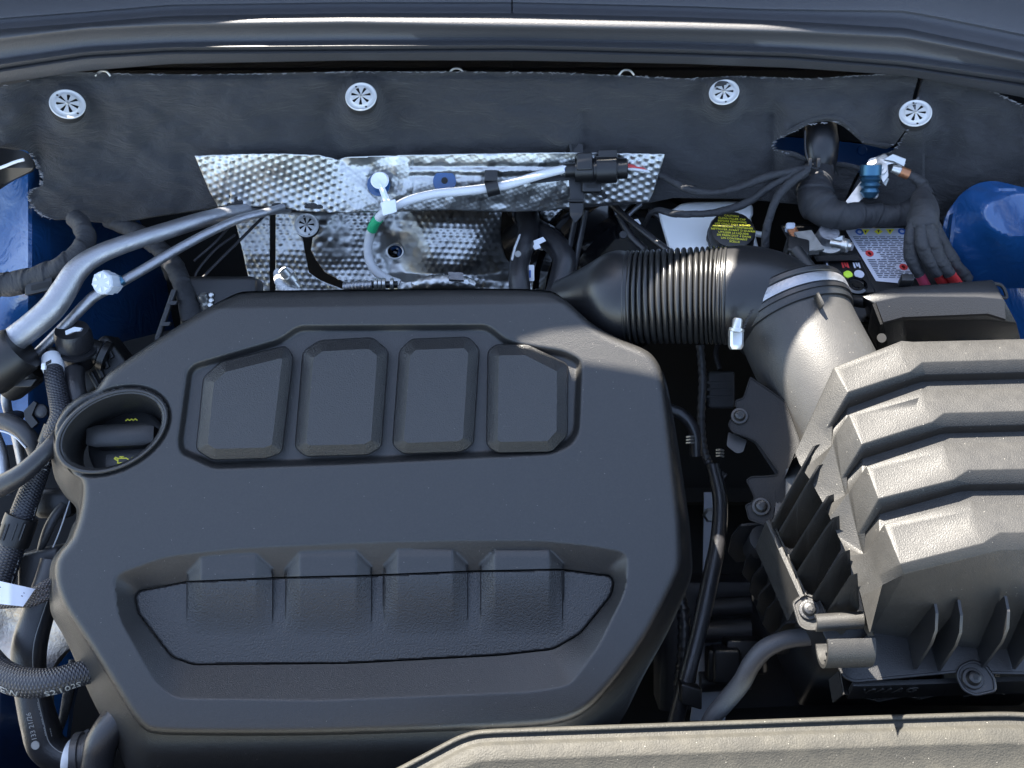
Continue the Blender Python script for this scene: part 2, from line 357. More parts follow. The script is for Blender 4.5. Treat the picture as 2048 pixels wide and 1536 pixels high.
PADS = [[(405,754),(440,722),(572,689),(589,712),(566,906),(534,919),(424,922),(390,900)],
        [(604,702),(638,679),(746,673),(779,701),(765,895),(736,912),(610,915),(588,896)],
        [(797,700),(822,676),(938,672),(961,697),(949,889),(925,906),(806,910),(783,891)],
        [(974,700),(992,687),(1056,686),(1138,728),(1137,872),(1105,906),(992,908),(971,891)]]
LOWO = rp([(226,1150),(330,1112),(470,1096),(700,1085),(900,1080),(1080,1080),(1180,1090),(1258,1104),(1252,1180),(1200,1290),(1140,1372),(1060,1385),(640,1402),(350,1398),(312,1370),(285,1325),(236,1235)], 22)
INS = rp([(268,1192),(277,1180),(370,1162),(545,1154),(745,1149),(935,1141),(1122,1137),(1221,1150),(1229,1162),(1225,1190),(1162,1268),(1108,1300),(1000,1312),(700,1328),(385,1331),(342,1315),(274,1226)], 12)
BUMP = [(375, 545, 403, 512), (572, 743, 600, 712), (768, 935, 796, 905), (962, 1126, 990, 1098)]
LD = .019
def sm(t): t = np.clip(t, 0, 1); return t * t * (3 - 2 * t)
def bumps(X, Y, sd_in):
    hb = np.full(len(X), -1.)
    for l, r, l2, r2 in BUMP:
        fd = sm((Y - 1138) / 140)                                     # ridges sink to nothing towards the front
        dl, dr = (X - l) / (l2 - l), (r - X) / (r - r2); dx = np.minimum(dl, dr)
        top = -.0035 - .0160 * fd - .0025 * np.clip((1140 - Y) / 45, -.2, 0)
        h = top - (.0095 * (1 - fd)) * np.clip(1 - dx, 0, 1) - .05 * np.clip(-dx * 3.2, 0, 1)
        back = Y - (1100 + np.clip(1 - dx, 0, 1) * 26)
        hb = np.maximum(hb, np.where(back > 0, h - .0012 * np.clip(1 - back / 14, 0, 1), -1.))
    return hb
def shell_h(X, Y):
    P = np.stack([X, Y], 1); h = np.zeros(len(X))
    cy = np.interp(X, [400, 1140], [618, 607]); k = np.clip(cy - Y, 0, 60); h -= .40 * k * .00046
    h -= .002 * sm((X - 1180) / 150) * 0
    s, _ = sdf(P, OUT); e = np.clip(1 + s / 17, 0, 1); h -= .008 * (1 - np.sqrt(np.clip(1 - e * e, 0, 1)))
    s, _ = sdf(P, REC); h -= .0085 * sm(-s / 17 + .3)
    so, _ = sdf(P, LOWO); si, _ = sdf(P, INS); m = so < 0
    do, di = np.maximum(-so, 0), np.maximum(si, 0); f = np.where(m, do / (do + di + 1e-6), 0.)
    low = h - LD * np.where(f > .9, 1 - (1 - f) * 1.0, f)
    low = np.where(m, np.maximum(low, bumps(X, Y, si)), h); low = np.where(m, np.where(si <= 0, np.maximum(-LD, bumps(X, Y, si)), low), low)
    s, _ = sdf(P, RIMO); low -= .004 * np.clip(1 - np.abs(s) / 8, 0, 1)
    return low
cover = thing('engine_cover', 'large dark grey plastic engine cover with four raised pads, filling the middle of the bay', 'engine cover', (0, -.05, -.12))
sv = sheet(OUT, 3.2, lambda X, Y: PC(X, Y, shell_h(X, Y)), .0025, -PC.n, holes=[RIMC, INS])
flo = inset(FLG, -5 if True else 5)
sk = loft([PC(*OUT.T, -.0078), PC(*(OUT * .8 + FLG * .2).T, -.016), PC(*FLG.T, -.047), PC(*flo.T, -.0485), PC(*flo.T, -.053), PC(*FLG.T, -.054), PC(*inset(FLG, 8).T, -.054)], caps=False)
mk('shell', join(sv, sk), M['cover'], cover, 50)
for p in PADS:
    mk('pad', slabr(p, 11, PC, [(-1, -.013), (0, -.0115), (3.5, .0012), (24, .0104)]), M['pad'], cover, 18)
IN2 = inset(INS, 2.2)
def ins_h(X, Y):
    P = np.stack([X, Y], 1); s, _ = sdf(P, IN2); h = -LD - .0002 + 0 * X; e = np.clip(1 + s / 4, 0, 1)
    h = np.maximum(h, bumps(X, Y, s) - .0003)
    return h - .0022 * (1 - np.sqrt(1 - e * e * .98))
mk('insert_panel', sheet(IN2, 2.6, lambda X, Y: PC(X, Y, ins_h(X, Y)), .004, -PC.n), M['insert'], cover, 40)
# oil filler opening: rim, funnel and the cap under it
dc = 1.0
cl = [PC(*RIMO.T, -.004), PC(*RIMO.T, .0012), PC(*ell((223, 862), 111, 79, -29.5).T, .0024), PC(*RIMC.T, .0028), PC(*ell((224, 862), 106, 74, -28.5).T, .0024), PC(*ell((225, 862), 104, 72.5, -28).T, .0008), PC(*RIMI.T, .0004), PC(*ell((226, 863), 97, 68, -26).T, -.0022),
      PC(*ell((237, 876), 91, 66, -26).T, -.024), PC(*HOLE.T, -.052), PC(*HOLE.T, -.056)]
mk('filler_collar', loft(cl, caps=False), M['cover'], cover, 40)
oc = W(253, 889, 1.036); ax = np.array([0, -.34, .94])
ocap = thing('oil_filler_cap', 'black oil filler cap with yellow oil can symbol, inside the round opening', 'oil cap', oc - ax * .02)
bx, by, bz = basis(ax, (0, 1, 0)); bx = np.array([1, .05, 0]); bx /= np.linalg.norm(bx); by = np.cross(bz, bx)
mk('cap_disc', lathe(oc, ax, [(.0, -.02), (.036, -.02), (.037, -.006), (.0365, -.002), (.033, 0), (.0, .0004)], 40), M['boxclean'], ocap)
mk('grip', obox(oc + bz * .011 + by * .005, bx * .031, by * .0105, bz * .011, .3), M['cover'], ocap)
mk('badge', obox(oc + bz * .0028 - by * .017, bx * .017, by * .0080, bz * .0022, .2), M['cover'], ocap)
def strokes(c, x, y, segs, wd, z):
    out = []
    for a, b in segs:
        a, b = c + x * a[0] + y * a[1], c + x * b[0] + y * b[1]; d = b - a; L = np.linalg.norm(d); d /= L; e = np.cross(z, d)
        out.append(obox((a + b) / 2, d * (L / 2 + wd * .4), e * wd / 2, z * .0003, .1))
    return join(*out)
u = .0011
can = [((-5,-2),(4,-2)),((4,-2),(5,0)),((-5,-2),(-5,2)),((-5,2),(2,2)),((2,2),(5,0)),((5,0),(7,2)),((7,2),(8,1)),((-5,2),(-7,3)),((-7,3),(-8,2)),((-8,2),(-5,0)),((-2,2),(-2,3.4)),((-3.4,3.4),(-.6,3.4))]
can = [((a[0]*u, a[1]*u), (b[0]*u, b[1]*u)) for a, b in can]
mk('oil_can_symbol', strokes(oc + bz * .0053 - by * .0165, bx, by, can, .0011, bz), M['yellow'], ocap)
wv = [((-6,0),(-4,1.2)),((-4,1.2),(-2,0)),((-2,0),(0,1.2)),((0,1.2),(2,0)),((2,0),(4,1.2)),((4,1.2),(6,0))]
mk('wave_symbol', strokes(oc + bz * .0009 + by * .023 + bx * .004, bx, by, [((a[0]*u*.8, a[1]*u), (b[0]*u*.8, b[1]*u)) for a, b in wv], .0011, bz), M['yellow'], ocap)
hd = thing('cylinder_head', 'dark engine block hidden under the big engine cover', 'engine', W(750, 1000, 1.3))
mk('block', obox(W(790, 1040, 1.22), (.24, 0, 0), (0, .15, .05), (0, -.03, .09), .1), M['dark'], hd)
mk('head_step', obox(W(300, 1000, 1.2), (.04, 0, 0), (0, .06, .02), (0, -.02, .06), .1), M['dark'], hd)
mk('sensor_fin', obox(W(306, 846, 1.10), (.014, .004, 0), (.003, .008, -.005), (0, .002, .002), .1), M['cable'], hd)
mk('well_shade', lathe(W(262, 905, 1.14), ax, [(0, 0), (.075, 0), (.075, .002), (0, .002)], 24), M['dark'], hd)  # dark disc added to stand in for the shade inside the filler opening
# ================================================================== BODY, FIREWALL, COWL
def lerp(x, xs, ys): return np.interp(x, xs, ys)
mk('ground', loft([A([(-6,-6,-.95),(6,-6,-.95),(6,6,-.95),(-6,6,-.95)]), A([(-6,-6,-1),(6,-6,-1),(6,6,-1),(-6,6,-1)])]), M['asphalt'], kind='structure')
mk('engine_bay_floor', obox(W(1024, 1000, 1.75), (.75, 0, 0), (0, .55, 0), (0, 0, .01), .02), M['dark'], kind='structure')
mk('firewall', sheet([(-160,140),(2260,140),(2260,1000),(-160,1000)], 60, lambda X, Y: W(X, Y, np.minimum(1.30 + .0004 * (Y - 140), 1.6)), .01), M['dark'], kind='structure')
mk('front_wall', plate([W(960,1500,.95), W(2300,1480,.95), W(2300,1760,1.75), W(960,1760,1.75)], .01), M['dark'], kind='structure')
mk('firewall_lower', plate([W(-200,990,1.58), W(2300,990,1.58), W(2300,1000,1.8), W(-200,1000,1.8)], .02), M['dark'], kind='structure')
mk('bounce_blocker', plate([W(-300,1590,.93), W(960,1560,.93), W(960,1760,1.75), W(-300,1760,1.75)], .01), M['dark'], kind='structure')  # unseen plate added to keep light off the sunlit ground from the cover front
mk('fender_top', loft([A([W(2236,120,1.05), W(2236,1720,.90)]), A([W(2290,120,1.04), W(2290,1720,.89)]), A([W(2300,120,1.04) + [.4,0,-.02], W(2300,1720,.89) + [.4,0,-.02]])], caps=False, closed=False), M['blueflat'], kind='structure')
mk('floor_blocker', plate([W(1180,1330,1.38), W(2260,1330,1.30), W(2260,1500,1.08), W(1180,1500,1.14)], .006), M['dark'], kind='structure')  # dark plate added to hide the sunlit bay floor, not a known tray
mk('bay_side_wall', plate([W(2230,140,1.1), W(2230,1700,.95), W(2230,1700,1.6), W(2230,140,1.6)], .01), M['blueflat'], kind='structure')
def wing_d(X, Y):
    d = 1.17 + .0011 * np.clip(X - 60, 0, 400) + .00003 * np.clip(Y - 400, 0, 900)
    d += .012 * np.sin(X / 37 + Y / 61) * np.exp(-((Y - 560) / 260) ** 2) + .02 * np.exp(-((X - 60) ** 2 + (Y - 640) ** 2) / 60 ** 2)
    return d + .03 * sm((Y - 900) / 300)
mk('inner_wing', sheet([(-120,300),(60,300),(240,300),(330,560),(400,660),(330,800),(150,880),(-120,900)], 8, lambda X, Y: W(X, Y, wing_d(X, Y)), .003), M['blue'], kind='structure')
mk('dark_backing', sheet([(-140,780),(420,640),(440,1250),(300,1760),(-140,1760)], 40, lambda X, Y: W(X, Y, 1.26 + .0002 * X), .004), M['dark'], kind='structure')  # dark sheet added to keep the lower left dark, not a known liner
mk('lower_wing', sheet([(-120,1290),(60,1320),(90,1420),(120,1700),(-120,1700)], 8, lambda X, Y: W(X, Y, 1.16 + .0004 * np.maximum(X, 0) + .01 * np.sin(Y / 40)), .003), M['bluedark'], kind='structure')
st = thing('strut_tower', 'glossy blue painted strut tower with brushed seam sealer beside the wiring loom on the right', 'strut tower', W(1990, 560, 1.2))
def tower_d(X, Y):
    r = np.hypot((X - 2040) / 130, (Y - 430) / 75)
    return 1.10 + .05 * np.clip(r - .55, 0, 1.4) + .004 * np.sin(X / 21 - Y / 30) * (Y > 380)
mk('tower_dome', sheet(rp([(1893,425),(1925,385),(1950,368),(1985,360),(2070,380),(2180,420),(2180,760),(1900,760),(1860,560)], 20), 5, lambda X, Y: W(X, Y, tower_d(X, Y)), .003), M['blue'], st)
mk('weld_flange', loft([W(A([1898,1880,1886]), A([430,560,640]), A([1.12,1.14,1.15])), W(A([1906,1890,1896]), A([426,560,640]), A([1.11,1.13,1.14])), W(A([1912,1898,1906]), A([430,560,640]), A([1.12,1.14,1.15]))], caps=False, closed=False), M['blue'], st)
bs = thing('bulkhead_strip', 'flat blue painted bulkhead strip showing through the cut-out in the felt mat', 'bulkhead', W(1670, 330, 1.215))
mk('blue_strip', sheet([(1520,276),(1580,274),(1700,285),(1800,298),(1800,350),(1520,330)], 8, lambda X, Y: W(X, Y, 1.205 + 0 * X), .004), M['blueflat'], bs)
mk('dark_upper', sheet([(1520,215),(1830,215),(1830,296),(1700,283),(1580,272),(1520,276)], 10, lambda X, Y: W(X, Y, 1.215 + 0 * X), .004), M['dark'], bs)
mk('spot_weld', lathe(W(1724,301,1.2045), -FW, [(0,0),(.006,0),(.005,.0009),(.0035,.0005),(0,.0005)], 16), M['blueflat'], bs)

# ---- cowl panel and hood seal
XS = np.linspace(-140, 2190, 110)
def row(xs, ys): return lerp(XS, xs, ys)
xk = [-140, 0, 171, 342, 700, 1024, 1374, 1587, 1809, 2048, 2190]
litT = row(xk, [82, 63, 50, 36, 31, 31, 39, 47, 60, 109, 150]); litB = row(xk, [92, 75, 55, 47, 43, 50, 56, 61, 72, 119, 160])
bdT = row(xk, [150, 121, 97, 88, 84, 83, 91, 99, 114, 150, 190]); bdB = row(xk, [166, 137, 111, 101, 99, 97, 106, 113, 131, 167, 205]); flB = row(xk, [198, 167, 142, 128, 121, 121, 128, 136, 151, 195, 240])
bend = .00004 * np.maximum(np.abs(XS - 1024) - 500, 0)
def srow(y, d): return W(XS, y, d + bend - .017)
seal = thing('hood_seal', 'long black rubber hood seal with a sunlit top lip, crossing the bay below the cowl', 'seal', W(1024, 90, 1.1))
SR = [srow(litT - 9, 1.108), srow(litT - 1, 1.0935), srow(litT + 2, 1.0908), srow(litT * .5 + litB * .5, 1.0886), srow(litB, 1.0874), srow(litB + 3, 1.0880), srow(litB + 8, 1.0925), srow(litB * .5 + bdT * .5, 1.0985), srow(bdT - 7, 1.1035), srow(bdT - 2, 1.1030), srow(bdT, 1.1000), srow(bdT * .7 + bdB * .3, 1.0965)]
mk('lip', loft(SR, caps=False, closed=False), M['seal'], seal, 60, fix=False)
SR2 = [srow(bdT + 1, 1.1010), srow(bdT * .8 + bdB * .2, 1.0968), srow(bdT * .5 + bdB * .5, 1.0950), srow(bdT * .2 + bdB * .8, 1.0975), srow(bdB - 1, 1.1030), srow(bdB + 1, 1.1050), srow(bdB + 3, 1.1020), srow(bdB + 7, 1.1008), srow(flB * .5 + bdB * .5, 1.1050), srow(flB - 2, 1.1105), srow(flB, 1.1130), srow(flB - 1, 1.13)]
mk('bead', loft(SR2, caps=False, closed=False), M['seal'], seal, 60, fix=False)
cowl = thing('cowl_panel', 'grey plastic windscreen cowl panel with a centre seam along the top edge', 'cowl panel', W(1024, 10, 1.12))
CT = [(-3, 1.0965), (6, 1.1005), (11, 1.1035), (15, 1.1085), (20, 1.1105), (24, 1.1110), (27, 1.1075), (33, 1.1080), (60, 1.118), (90, 1.130), (160, 1.165)]
for a, b in ((-140, 1022.6), (1025.4, 2190)):
    xs = np.array([a] + [x for x in XS if a < x < b] + [b]); lo = np.interp(xs, XS, litT); k = sm((xs - 1500) / 400)
    bd = .00004 * np.maximum(np.abs(xs - 1024) - 500, 0)
    mk('panel_half', loft([W(xs, lo - t * (1 + k * .5), d + bd - .017) for t, d in CT] + [W(xs, lo - 160, 1.18 + bd)], caps=False, closed=False), M['cowl'], cowl, 60, fix=False)
mk('seam_backing', loft([W(A([1012]*4), A([-140,-60,0,32]), A([1.133,1.109,1.102,1.088])), W(A([1036]*4), A([-140,-60,0,32]), A([1.133,1.109,1.102,1.088]))], caps=False, closed=False), M['dark'], cowl)  # dark strip added behind the seam to keep sun from shining through
pf = thing('plenum_edge', 'gloss black sheet metal edge between the hood seal and the felt mat', 'bodywork', W(900, 135, 1.15))
def plen(X, Y): return W(X, Y, 1.166 - .0005 * (Y - 120) + .0035 * np.sin(X / 95.) * np.exp(-((X - 400) / 300.) ** 2) + .004 * sm((Y - 134) / 9))
mk('edge_sheet', sheet([(100,105),(1500,105),(1900,120),(1900,160),(1500,162),(100,162)], 6, plen, .003), M['gloss'], pf)
for x, y in ((913, 138), (1253, 141), (206, 143)):
    P = spline([W(x - 15, y + 9, 1.128), W(x - 8, y + 1, 1.126), W(x, y - 1, 1.125), W(x + 8, y + 1, 1.126), W(x + 15, y + 9, 1.128)], 5)
    mk('wire_loop', sweep(P, .0011, 8)[:2], M['zinc'], pf)

# ---- felt mats
def vn(X, Y, s, seed):                             # smooth value noise
    r = np.random.default_rng(seed).uniform(-1, 1, (64, 64)); x, y = X / s + 8, Y / s + 8
    i, j = np.floor(x).astype(int) % 63, np.floor(y).astype(int) % 63; u, v = sm(x - np.floor(x)), sm(y - np.floor(y))
    return (r[i, j] * (1 - u) + r[i + 1, j] * u) * (1 - v) + (r[i, j + 1] * (1 - u) + r[i + 1, j + 1] * u) * v
NUB = [(135, 207, 44), (722, 192, 46), (1448, 183, 44), (1831, 225, 46)]
def dm0(X, Y):
    d = 1.12 + .05 * (Y - 145) / 295
    for x, y, r in NUB:
        q = np.hypot(X - x, (Y - y - 14) * .85) / r; d = d - .016 * (1 - sm((q - .55) / .55)) * (1 - .0 * q)
        q2 = np.hypot(X - x, (Y - y - 50) * .8) / 95; d = d + .006 * np.exp(-(q2 - .75) ** 2 / .05)
    d = d + .0022 * np.sin(X / 83 + 1.3 * np.sin(Y / 57)) + .0016 * np.sin(Y / 23 + X / 140) + .001 * np.sin((X + Y) / 17 + 2 * np.sin(X / 60)) * (np.abs(X - 200) < 260)
    d = d - .014 * np.exp(-((X - 1125) / 32) ** 2 - ((Y - 272) / 26) ** 2) + .006 * np.exp(-((X - 1165) / 12) ** 2) * (np.abs(Y - 260) < 40)
    d = d + .010 * np.exp(-((X - 1545) / 14) ** 2) * sm((Y - 190) / 40) - .008 * sm((X - 1545) / 30) * sm((Y - 180) / 40) * (X < 1850)
    d = d - .010 * sm((X - 60) / -60) + .012 * np.exp(-((X - 75) / 26) ** 2 - ((Y - 310) / 60) ** 2)
    d = d - .012 * sm((X - 1850) / 120) * sm((Y - 230) / 80)
    e = np.minimum(sm((Y - 150) / 12), 1); return d + .006 * (1 - e)
def dm(X, Y): return dm0(X, Y) + .0036 * vn(X * .7, Y, 26, 21) + .0014 * vn(X * .6, Y * 1.4, 11, 22) + .005 * vn(X, Y, 120, 23)
felt = thing('insulation_mat', 'wide black felt insulation mat with creased surface across the firewall', 'insulation mat', W(900, 300, 1.17))
MAIN = [(-90,205),(0,174),(61,160),(113,147),(154,144),(239,147),(393,149),(700,143),(913,143),(1118,145),(1374,157),(1468,152),(1621,157),(1775,147),(1838,151),(1826,191),(1816,253),(1789,290),(1775,296),(1731,286),(1707,264),(1690,250),(1676,243),(1656,239),(1635,242),(1612,250),(1580,267),(1553,279),(1546,289),(1552,300),(1587,305),(1608,316),(1650,322),(1690,326),(1722,333),(1706,362),(1688,405),(1640,410),(1597,407),(1485,396),(1348,394),(1300,404),(1100,418),(900,418),(700,418),(560,416),(427,415),(308,432),(232,446),(191,444),(147,437),(106,439),(84,430),(68,417),(58,404),(55,391),(65,379),(82,372),(86,360),(84,350),(70,321),(61,306),(41,296),(0,293),(-90,290)]
mk('mat_sheet', sheet(MAIN, 5, lambda X, Y: W(X, Y, dm(X, Y)), .006), M['felt'], felt, 60)
def fray(pts, n, amp, sc=1.):                      # pale torn fibres along a cut edge
    out = []; P = A(pts); L = np.r_[0, np.cumsum(np.linalg.norm(np.diff(P, axis=0), axis=1))]
    for s in rng.uniform(0, L[-1], n):
        x, y = np.interp(s, L, P[:, 0]), np.interp(s, L, P[:, 1]); d = float(dm(np.array([x]), np.array([y]))[0]) - .0005
        a = rng.uniform(-.5, .5); l = rng.uniform(2, 7) * sc
        q = [W(x - l * math.cos(a), y - l * math.sin(a) + rng.normal() * amp, d), W(x, y + rng.normal() * amp, d - .001), W(x + l * math.cos(a), y + l * math.sin(a) + rng.normal() * amp, d)]
        out.append(sweep(q, rng.uniform(.00015, .00045), 4)[:2])
    return join(*out)
mk('frayed_edge', fray([(0,174),(61,160),(113,147),(154,144),(239,148),(393,150),(700,144),(913,144),(1118,146),(1374,158)], 170, .8, .8), M['frayed'], felt, kind='stuff')
mk('frayed_edge', fray([(1374,158),(1468,153),(1621,158),(1775,148)], 70, .8, .8), M['frayed'], felt, kind='stuff')
mk('frayed_edge', fray([(1789,290),(1731,286),(1707,264),(1676,243),(1612,250),(1553,279),(1546,289),(1552,300),(1608,316)], 70, .8, .7), M['frayed'], felt, kind='stuff')
mk('frayed_edge', fray([(106,439),(84,430),(68,417),(55,391),(65,379),(82,372),(84,350),(70,321),(61,306)], 90, .8, .7), M['frayed'], felt, kind='stuff')
rim = [(1556,277),(1580,265),(1612,248),(1635,240),(1656,237),(1676,241),(1692,250),(1708,264),(1733,286),(1775,294)]
mk('moulded_rim', sweep(spline([W(x, y - 3, float(dm(np.array([x * 1.]), np.array([y * 1.]))[0]) - .001) for x, y in rim], 4), .0022, 8)[:2], M['felt'], felt)
mk('lower_flap_rim', sweep(spline([W(x, y, float(dm(np.array([x * 1.]), np.array([y * 1.]))[0]) - .001) for x, y in [(1552,303),(1587,308),(1610,318),(1650,326),(1690,330),(1720,337)]], 4), .0025, 8)[:2], M['felt'], felt)
felt2 = thing('insulation_mat', 'smaller black felt insulation mat right of the split, above the blue strut tower', 'insulation mat', W(1920, 260, 1.13))
RM = [(1848,150),(1874,154),(1963,171),(2048,212),(2190,290),(2190,470),(2048,404),(1997,368),(1970,362),(1949,369),(1926,383),(1897,420),(1880,470),(1840,470),(1740,440),(1700,405),(1712,366),(1738,320),(1790,299),(1815,262),(1836,196)]
mk('mat_sheet', sheet(RM, 5, lambda X, Y: W(X, Y, dm(X, Y) + .004), .006), M['felt'], felt2, 60)
mk('frayed_edge', fray([(1874,155),(1963,172),(2048,213)], 60, 1.), M['frayed'], felt2, kind='stuff')
mk('frayed_edge', fray([(1738,320),(1790,299),(1815,262),(1836,196)], 40, 1., .7), M['frayed'], felt2, kind='stuff')
# ---- pressed washers
ANG = A([90, 40, -5, -50, -95, -140, 175 - 360 + 320]) * math.pi / 180
def washer(c, n, rad, rot, label, group='pressed steel washers'):
    x, y, z = basis(n, UP); x, y = -x, -y
    t = thing('retaining_washer', label, 'washer', c, group)
    cth = np.linspace(0, 2 * np.pi, 40, endpoint=False); disc = np.stack([np.cos(cth), np.sin(cth)], 1) * 15.5
    holes = []
    for k in range(7):
        a = rot + k * 2 * np.pi / 7; e = np.array([math.cos(a), math.sin(a)]); f = np.array([-e[1], e[0]])
        holes.append(A([e * 1.6 - f * .3, e * 9.6 - f * 1.75, e * 9.6 + f * 1.75, e * 1.6 + f * .3]))
    for s in (1, -1):
        e = np.array([math.cos(rot + .45), math.sin(rot + .45)]) * 12.2 * s; holes.append(np.stack([np.cos(cth[::4]), np.sin(cth[::4])], 1) * 1.25 + e)
    def pos(X, Y):
        r = np.hypot(X, Y); h = .0012 * np.clip(1 - r / 12, 0, 1) + .0008 * np.exp(-((r - 14.6) / .7) ** 2) + .001 * (r < 10.5)
        s = rad / 15.5; return c + np.outer(X * s, x) + np.outer(Y * s, y) + np.outer(h, z)
    mk('disc', sheet(disc, .62, pos, .0009, -z, holes), M['washer'], t, 50)
    mk('stud', lathe(c - z * .004, z, [(.0, 0), (.0022, 0), (.0022, .0055), (.0014, .0068), (0, .0068)], 10), M['zinc'], t)
    mk('backing', lathe(c - z * .0035, z, [(.0, -.006), (rad * .97, -.006), (rad * .9, .0005), (0, .0005)], 24), M['dark'], t)
def tilt(a, b): v = -FW + a * RT + b * UP; return v / np.linalg.norm(v)
washer(W(135, 208, 1.105), tilt(.42, .42), .0173, 1.9, 'pressed steel washer far left on the felt mat, tilted to the right')
washer(W(722, 193, 1.105), tilt(0, .28), .0159, 1.57, 'pressed steel washer on the felt mat above the foil sheet')
washer(W(1448, 184, 1.105), tilt(-.28, .42), .0152, 1.3, 'pressed steel washer on the felt mat above the white reservoir')
washer(W(1831, 226, 1.103), tilt(-.30, .42), .0158, 1.25, 'pressed steel washer holding the split between both felt mats')

# ---- foil heat shields
def dots(X, Y, sp, rot=0.):
    k = 2 * np.pi / (sp * .866); f = 0
    for a in (rot, rot + np.pi / 3, rot + 2 * np.pi / 3): f = f + np.cos(k * (X * np.cos(a) + Y * np.sin(a)))
    return f
def pk(f): return np.clip((f + 1.5) / 4.5, 0, 1) ** 2.0
def foil_up(X, Y):
    flat = sm((X - 660) / 90) * sm((1190 - X) / 60); amp = .0016 * (1 - .62 * flat)
    wx = X + 2 * vn(X, Y, 90, 1); wy = Y + 2 * vn(X, Y, 90, 2)
    f = pk(dots(wx, wy, 15.0, .15)) * (1 - flat) + pk(dots(wx, wy, 9.6, .2)) * flat * .8
    d = dm0(X, Y) - .0165 + .00012 * (Y - 311) - amp * f + .0008 * vn(X, Y, 40, 3) + .0012 * vn(X, Y, 15, 4) * flat
    for y0, s in ((333, 5), (352, 6)): d = d + .0022 * flat * np.exp(-((Y - y0) / s) ** 2) * (X > 820) * (X < 1120)
    d = d + .006 * np.exp(-np.hypot(X - 757, Y - 366) / 22) + .005 * np.exp(-np.hypot(X - 889, Y - 362) / 22)
    d = d + .006 * np.exp(-((X - 685) / 9) ** 2) * sm((345 - Y) / 40)
    return d
fs = thing('heat_shield', 'upper embossed silver foil heat shield stuck along the felt mat', 'heat shield', W(860, 360, 1.16))
UPO = [(389,311),(470,308),(560,307),(640,310),(676,319),(690,314),(800,310),(1000,306),(1115,305),(1250,306),(1330,308),(1317,351),(1306,386),(1297,404),(1230,405),(1174,410),(1100,421),(1000,424),(900,420),(780,424),(680,426),(600,423),(566,414),(500,413),(437,414),(420,385)]
mk('foil_sheet', sheet(UPO, 2.2, lambda X, Y: W(X, Y, foil_up(X, Y)), .0006, holes=[ell((757, 369), 20, 17, 0)[::3], ell((889, 363), 19, 15, 0)[::3]]), M['foil'], fs, 180)
for x, y in ((757, 369), (889, 363)):
    mk('bulkhead_disc', lathe(W(x, y, 1.1435), -FW, [(.0042 if x > 800 else 0, -.003), (.012, -.003), (.012, 0), (.0042 if x > 800 else 0, 0)], 24), M['blueflat'], fs)
mk('bulkhead_hole', lathe(W(889, 361, 1.1430), -FW, [(0, -.002), (.0034, -.002), (.0034, .0001), (0, .0001)], 16), M['dark'], fs)
def foil_lo(X, Y):
    wx = X + 3 * vn(X, Y, 90, 5); wy = Y + 3 * vn(X, Y, 90, 6)
    k = sm((vn(X, Y, 62, 7) + .55) / .5); k = np.where(X < 545, 1, k)
    k = k * sm((np.hypot(X - 790, (Y - 500)) - 45) / 30) * sm((np.hypot(X - 640, (Y - 450)) - 42) / 26)
    d = 1.225 + .00012 * (Y - 430) - .0014 * pk(dots(wx, wy, 13.6, .55)) * (.15 + .85 * k) + .0024 * vn(X, Y, 36, 8) + .0011 * vn(X, Y, 11, 9) * (1 - .8 * k)
    d = d - .026 * np.exp(-(((X - 905) / 95) ** 2 + ((Y - 490) / 70) ** 2) ** 2) + .016 * np.exp(-((X - 790) ** 2 + (Y - 500) ** 2) / 40 ** 2) - .012 * np.exp(-((X - 640) ** 2 + (Y - 450) ** 2) / 45 ** 2)
    d = d + .02 * np.exp(-((X - 1040) / 50) ** 2 - ((Y - 490) / 80) ** 2) - .010 * sm((Y - 545) / 20) * sm((X - 770) / 30) * sm((1130 - X) / 30)
    return d - .02 * sm((620 - X) / 60) * sm((Y - 520) / 30) * 0
fl = thing('heat_shield', 'lower embossed silver foil heat shield with recesses, behind the engine cover', 'heat shield', W(820, 500, 1.22))
HC = ell((790, 503), 15, 13, 0)[::3]
slit = [(604,468),(609,500),(618,545),(640,560),(690,580),(720,586),(728,580),(690,566),(650,545),(632,520),(622,500),(626,470)]
mk('foil_sheet', sheet([(551,425),(1190,405),(1176,470),(1160,540),(1145,640),(551,640)], 2.3, lambda X, Y: W(X, Y, foil_lo(X, Y)), .0006, holes=[HC, slit, rp([(1005,415),(1075,415),(1092,450),(1075,520),(1050,545),(1012,520),(1000,470)], 12)]), M['foil'], fl, 180)
mk('side_sheet', sheet([(470,440),(500,430),(540,425),(539,640),(515,640),(498,560),(482,490)], 2.7, lambda X, Y: W(X, Y, foil_lo(X, Y)), .0006), M['foil'], fl, 180)
bl = W(790, 503, 1.262)
mk('blue_plug', lathe(bl, -FW, [(0,-.01),(.0115,-.01),(.0115,.0),(.009,.002),(0,.003)], 20), M['gloss'], fl)
mk('plug_swirl', sweep(spline([W(783,497,1.256), W(792,494,1.254), W(800,500,1.254), W(799,512,1.256)], 6), .0028, 8)[:2], M['blueflat'], fl)
mk('hole_rim', sweep(np.array([W(x, y, 1.2385) for x, y in ell((790,503),16,14,0)[list(range(0,64,2))+[0]]]), .0011, 6)[:2], M['zinc'], fl)
washer(W(613, 450, 1.2), tilt(.05, .12), .0135, 1.4, 'dull steel washer on the lower foil heat shield behind the silver pipes')
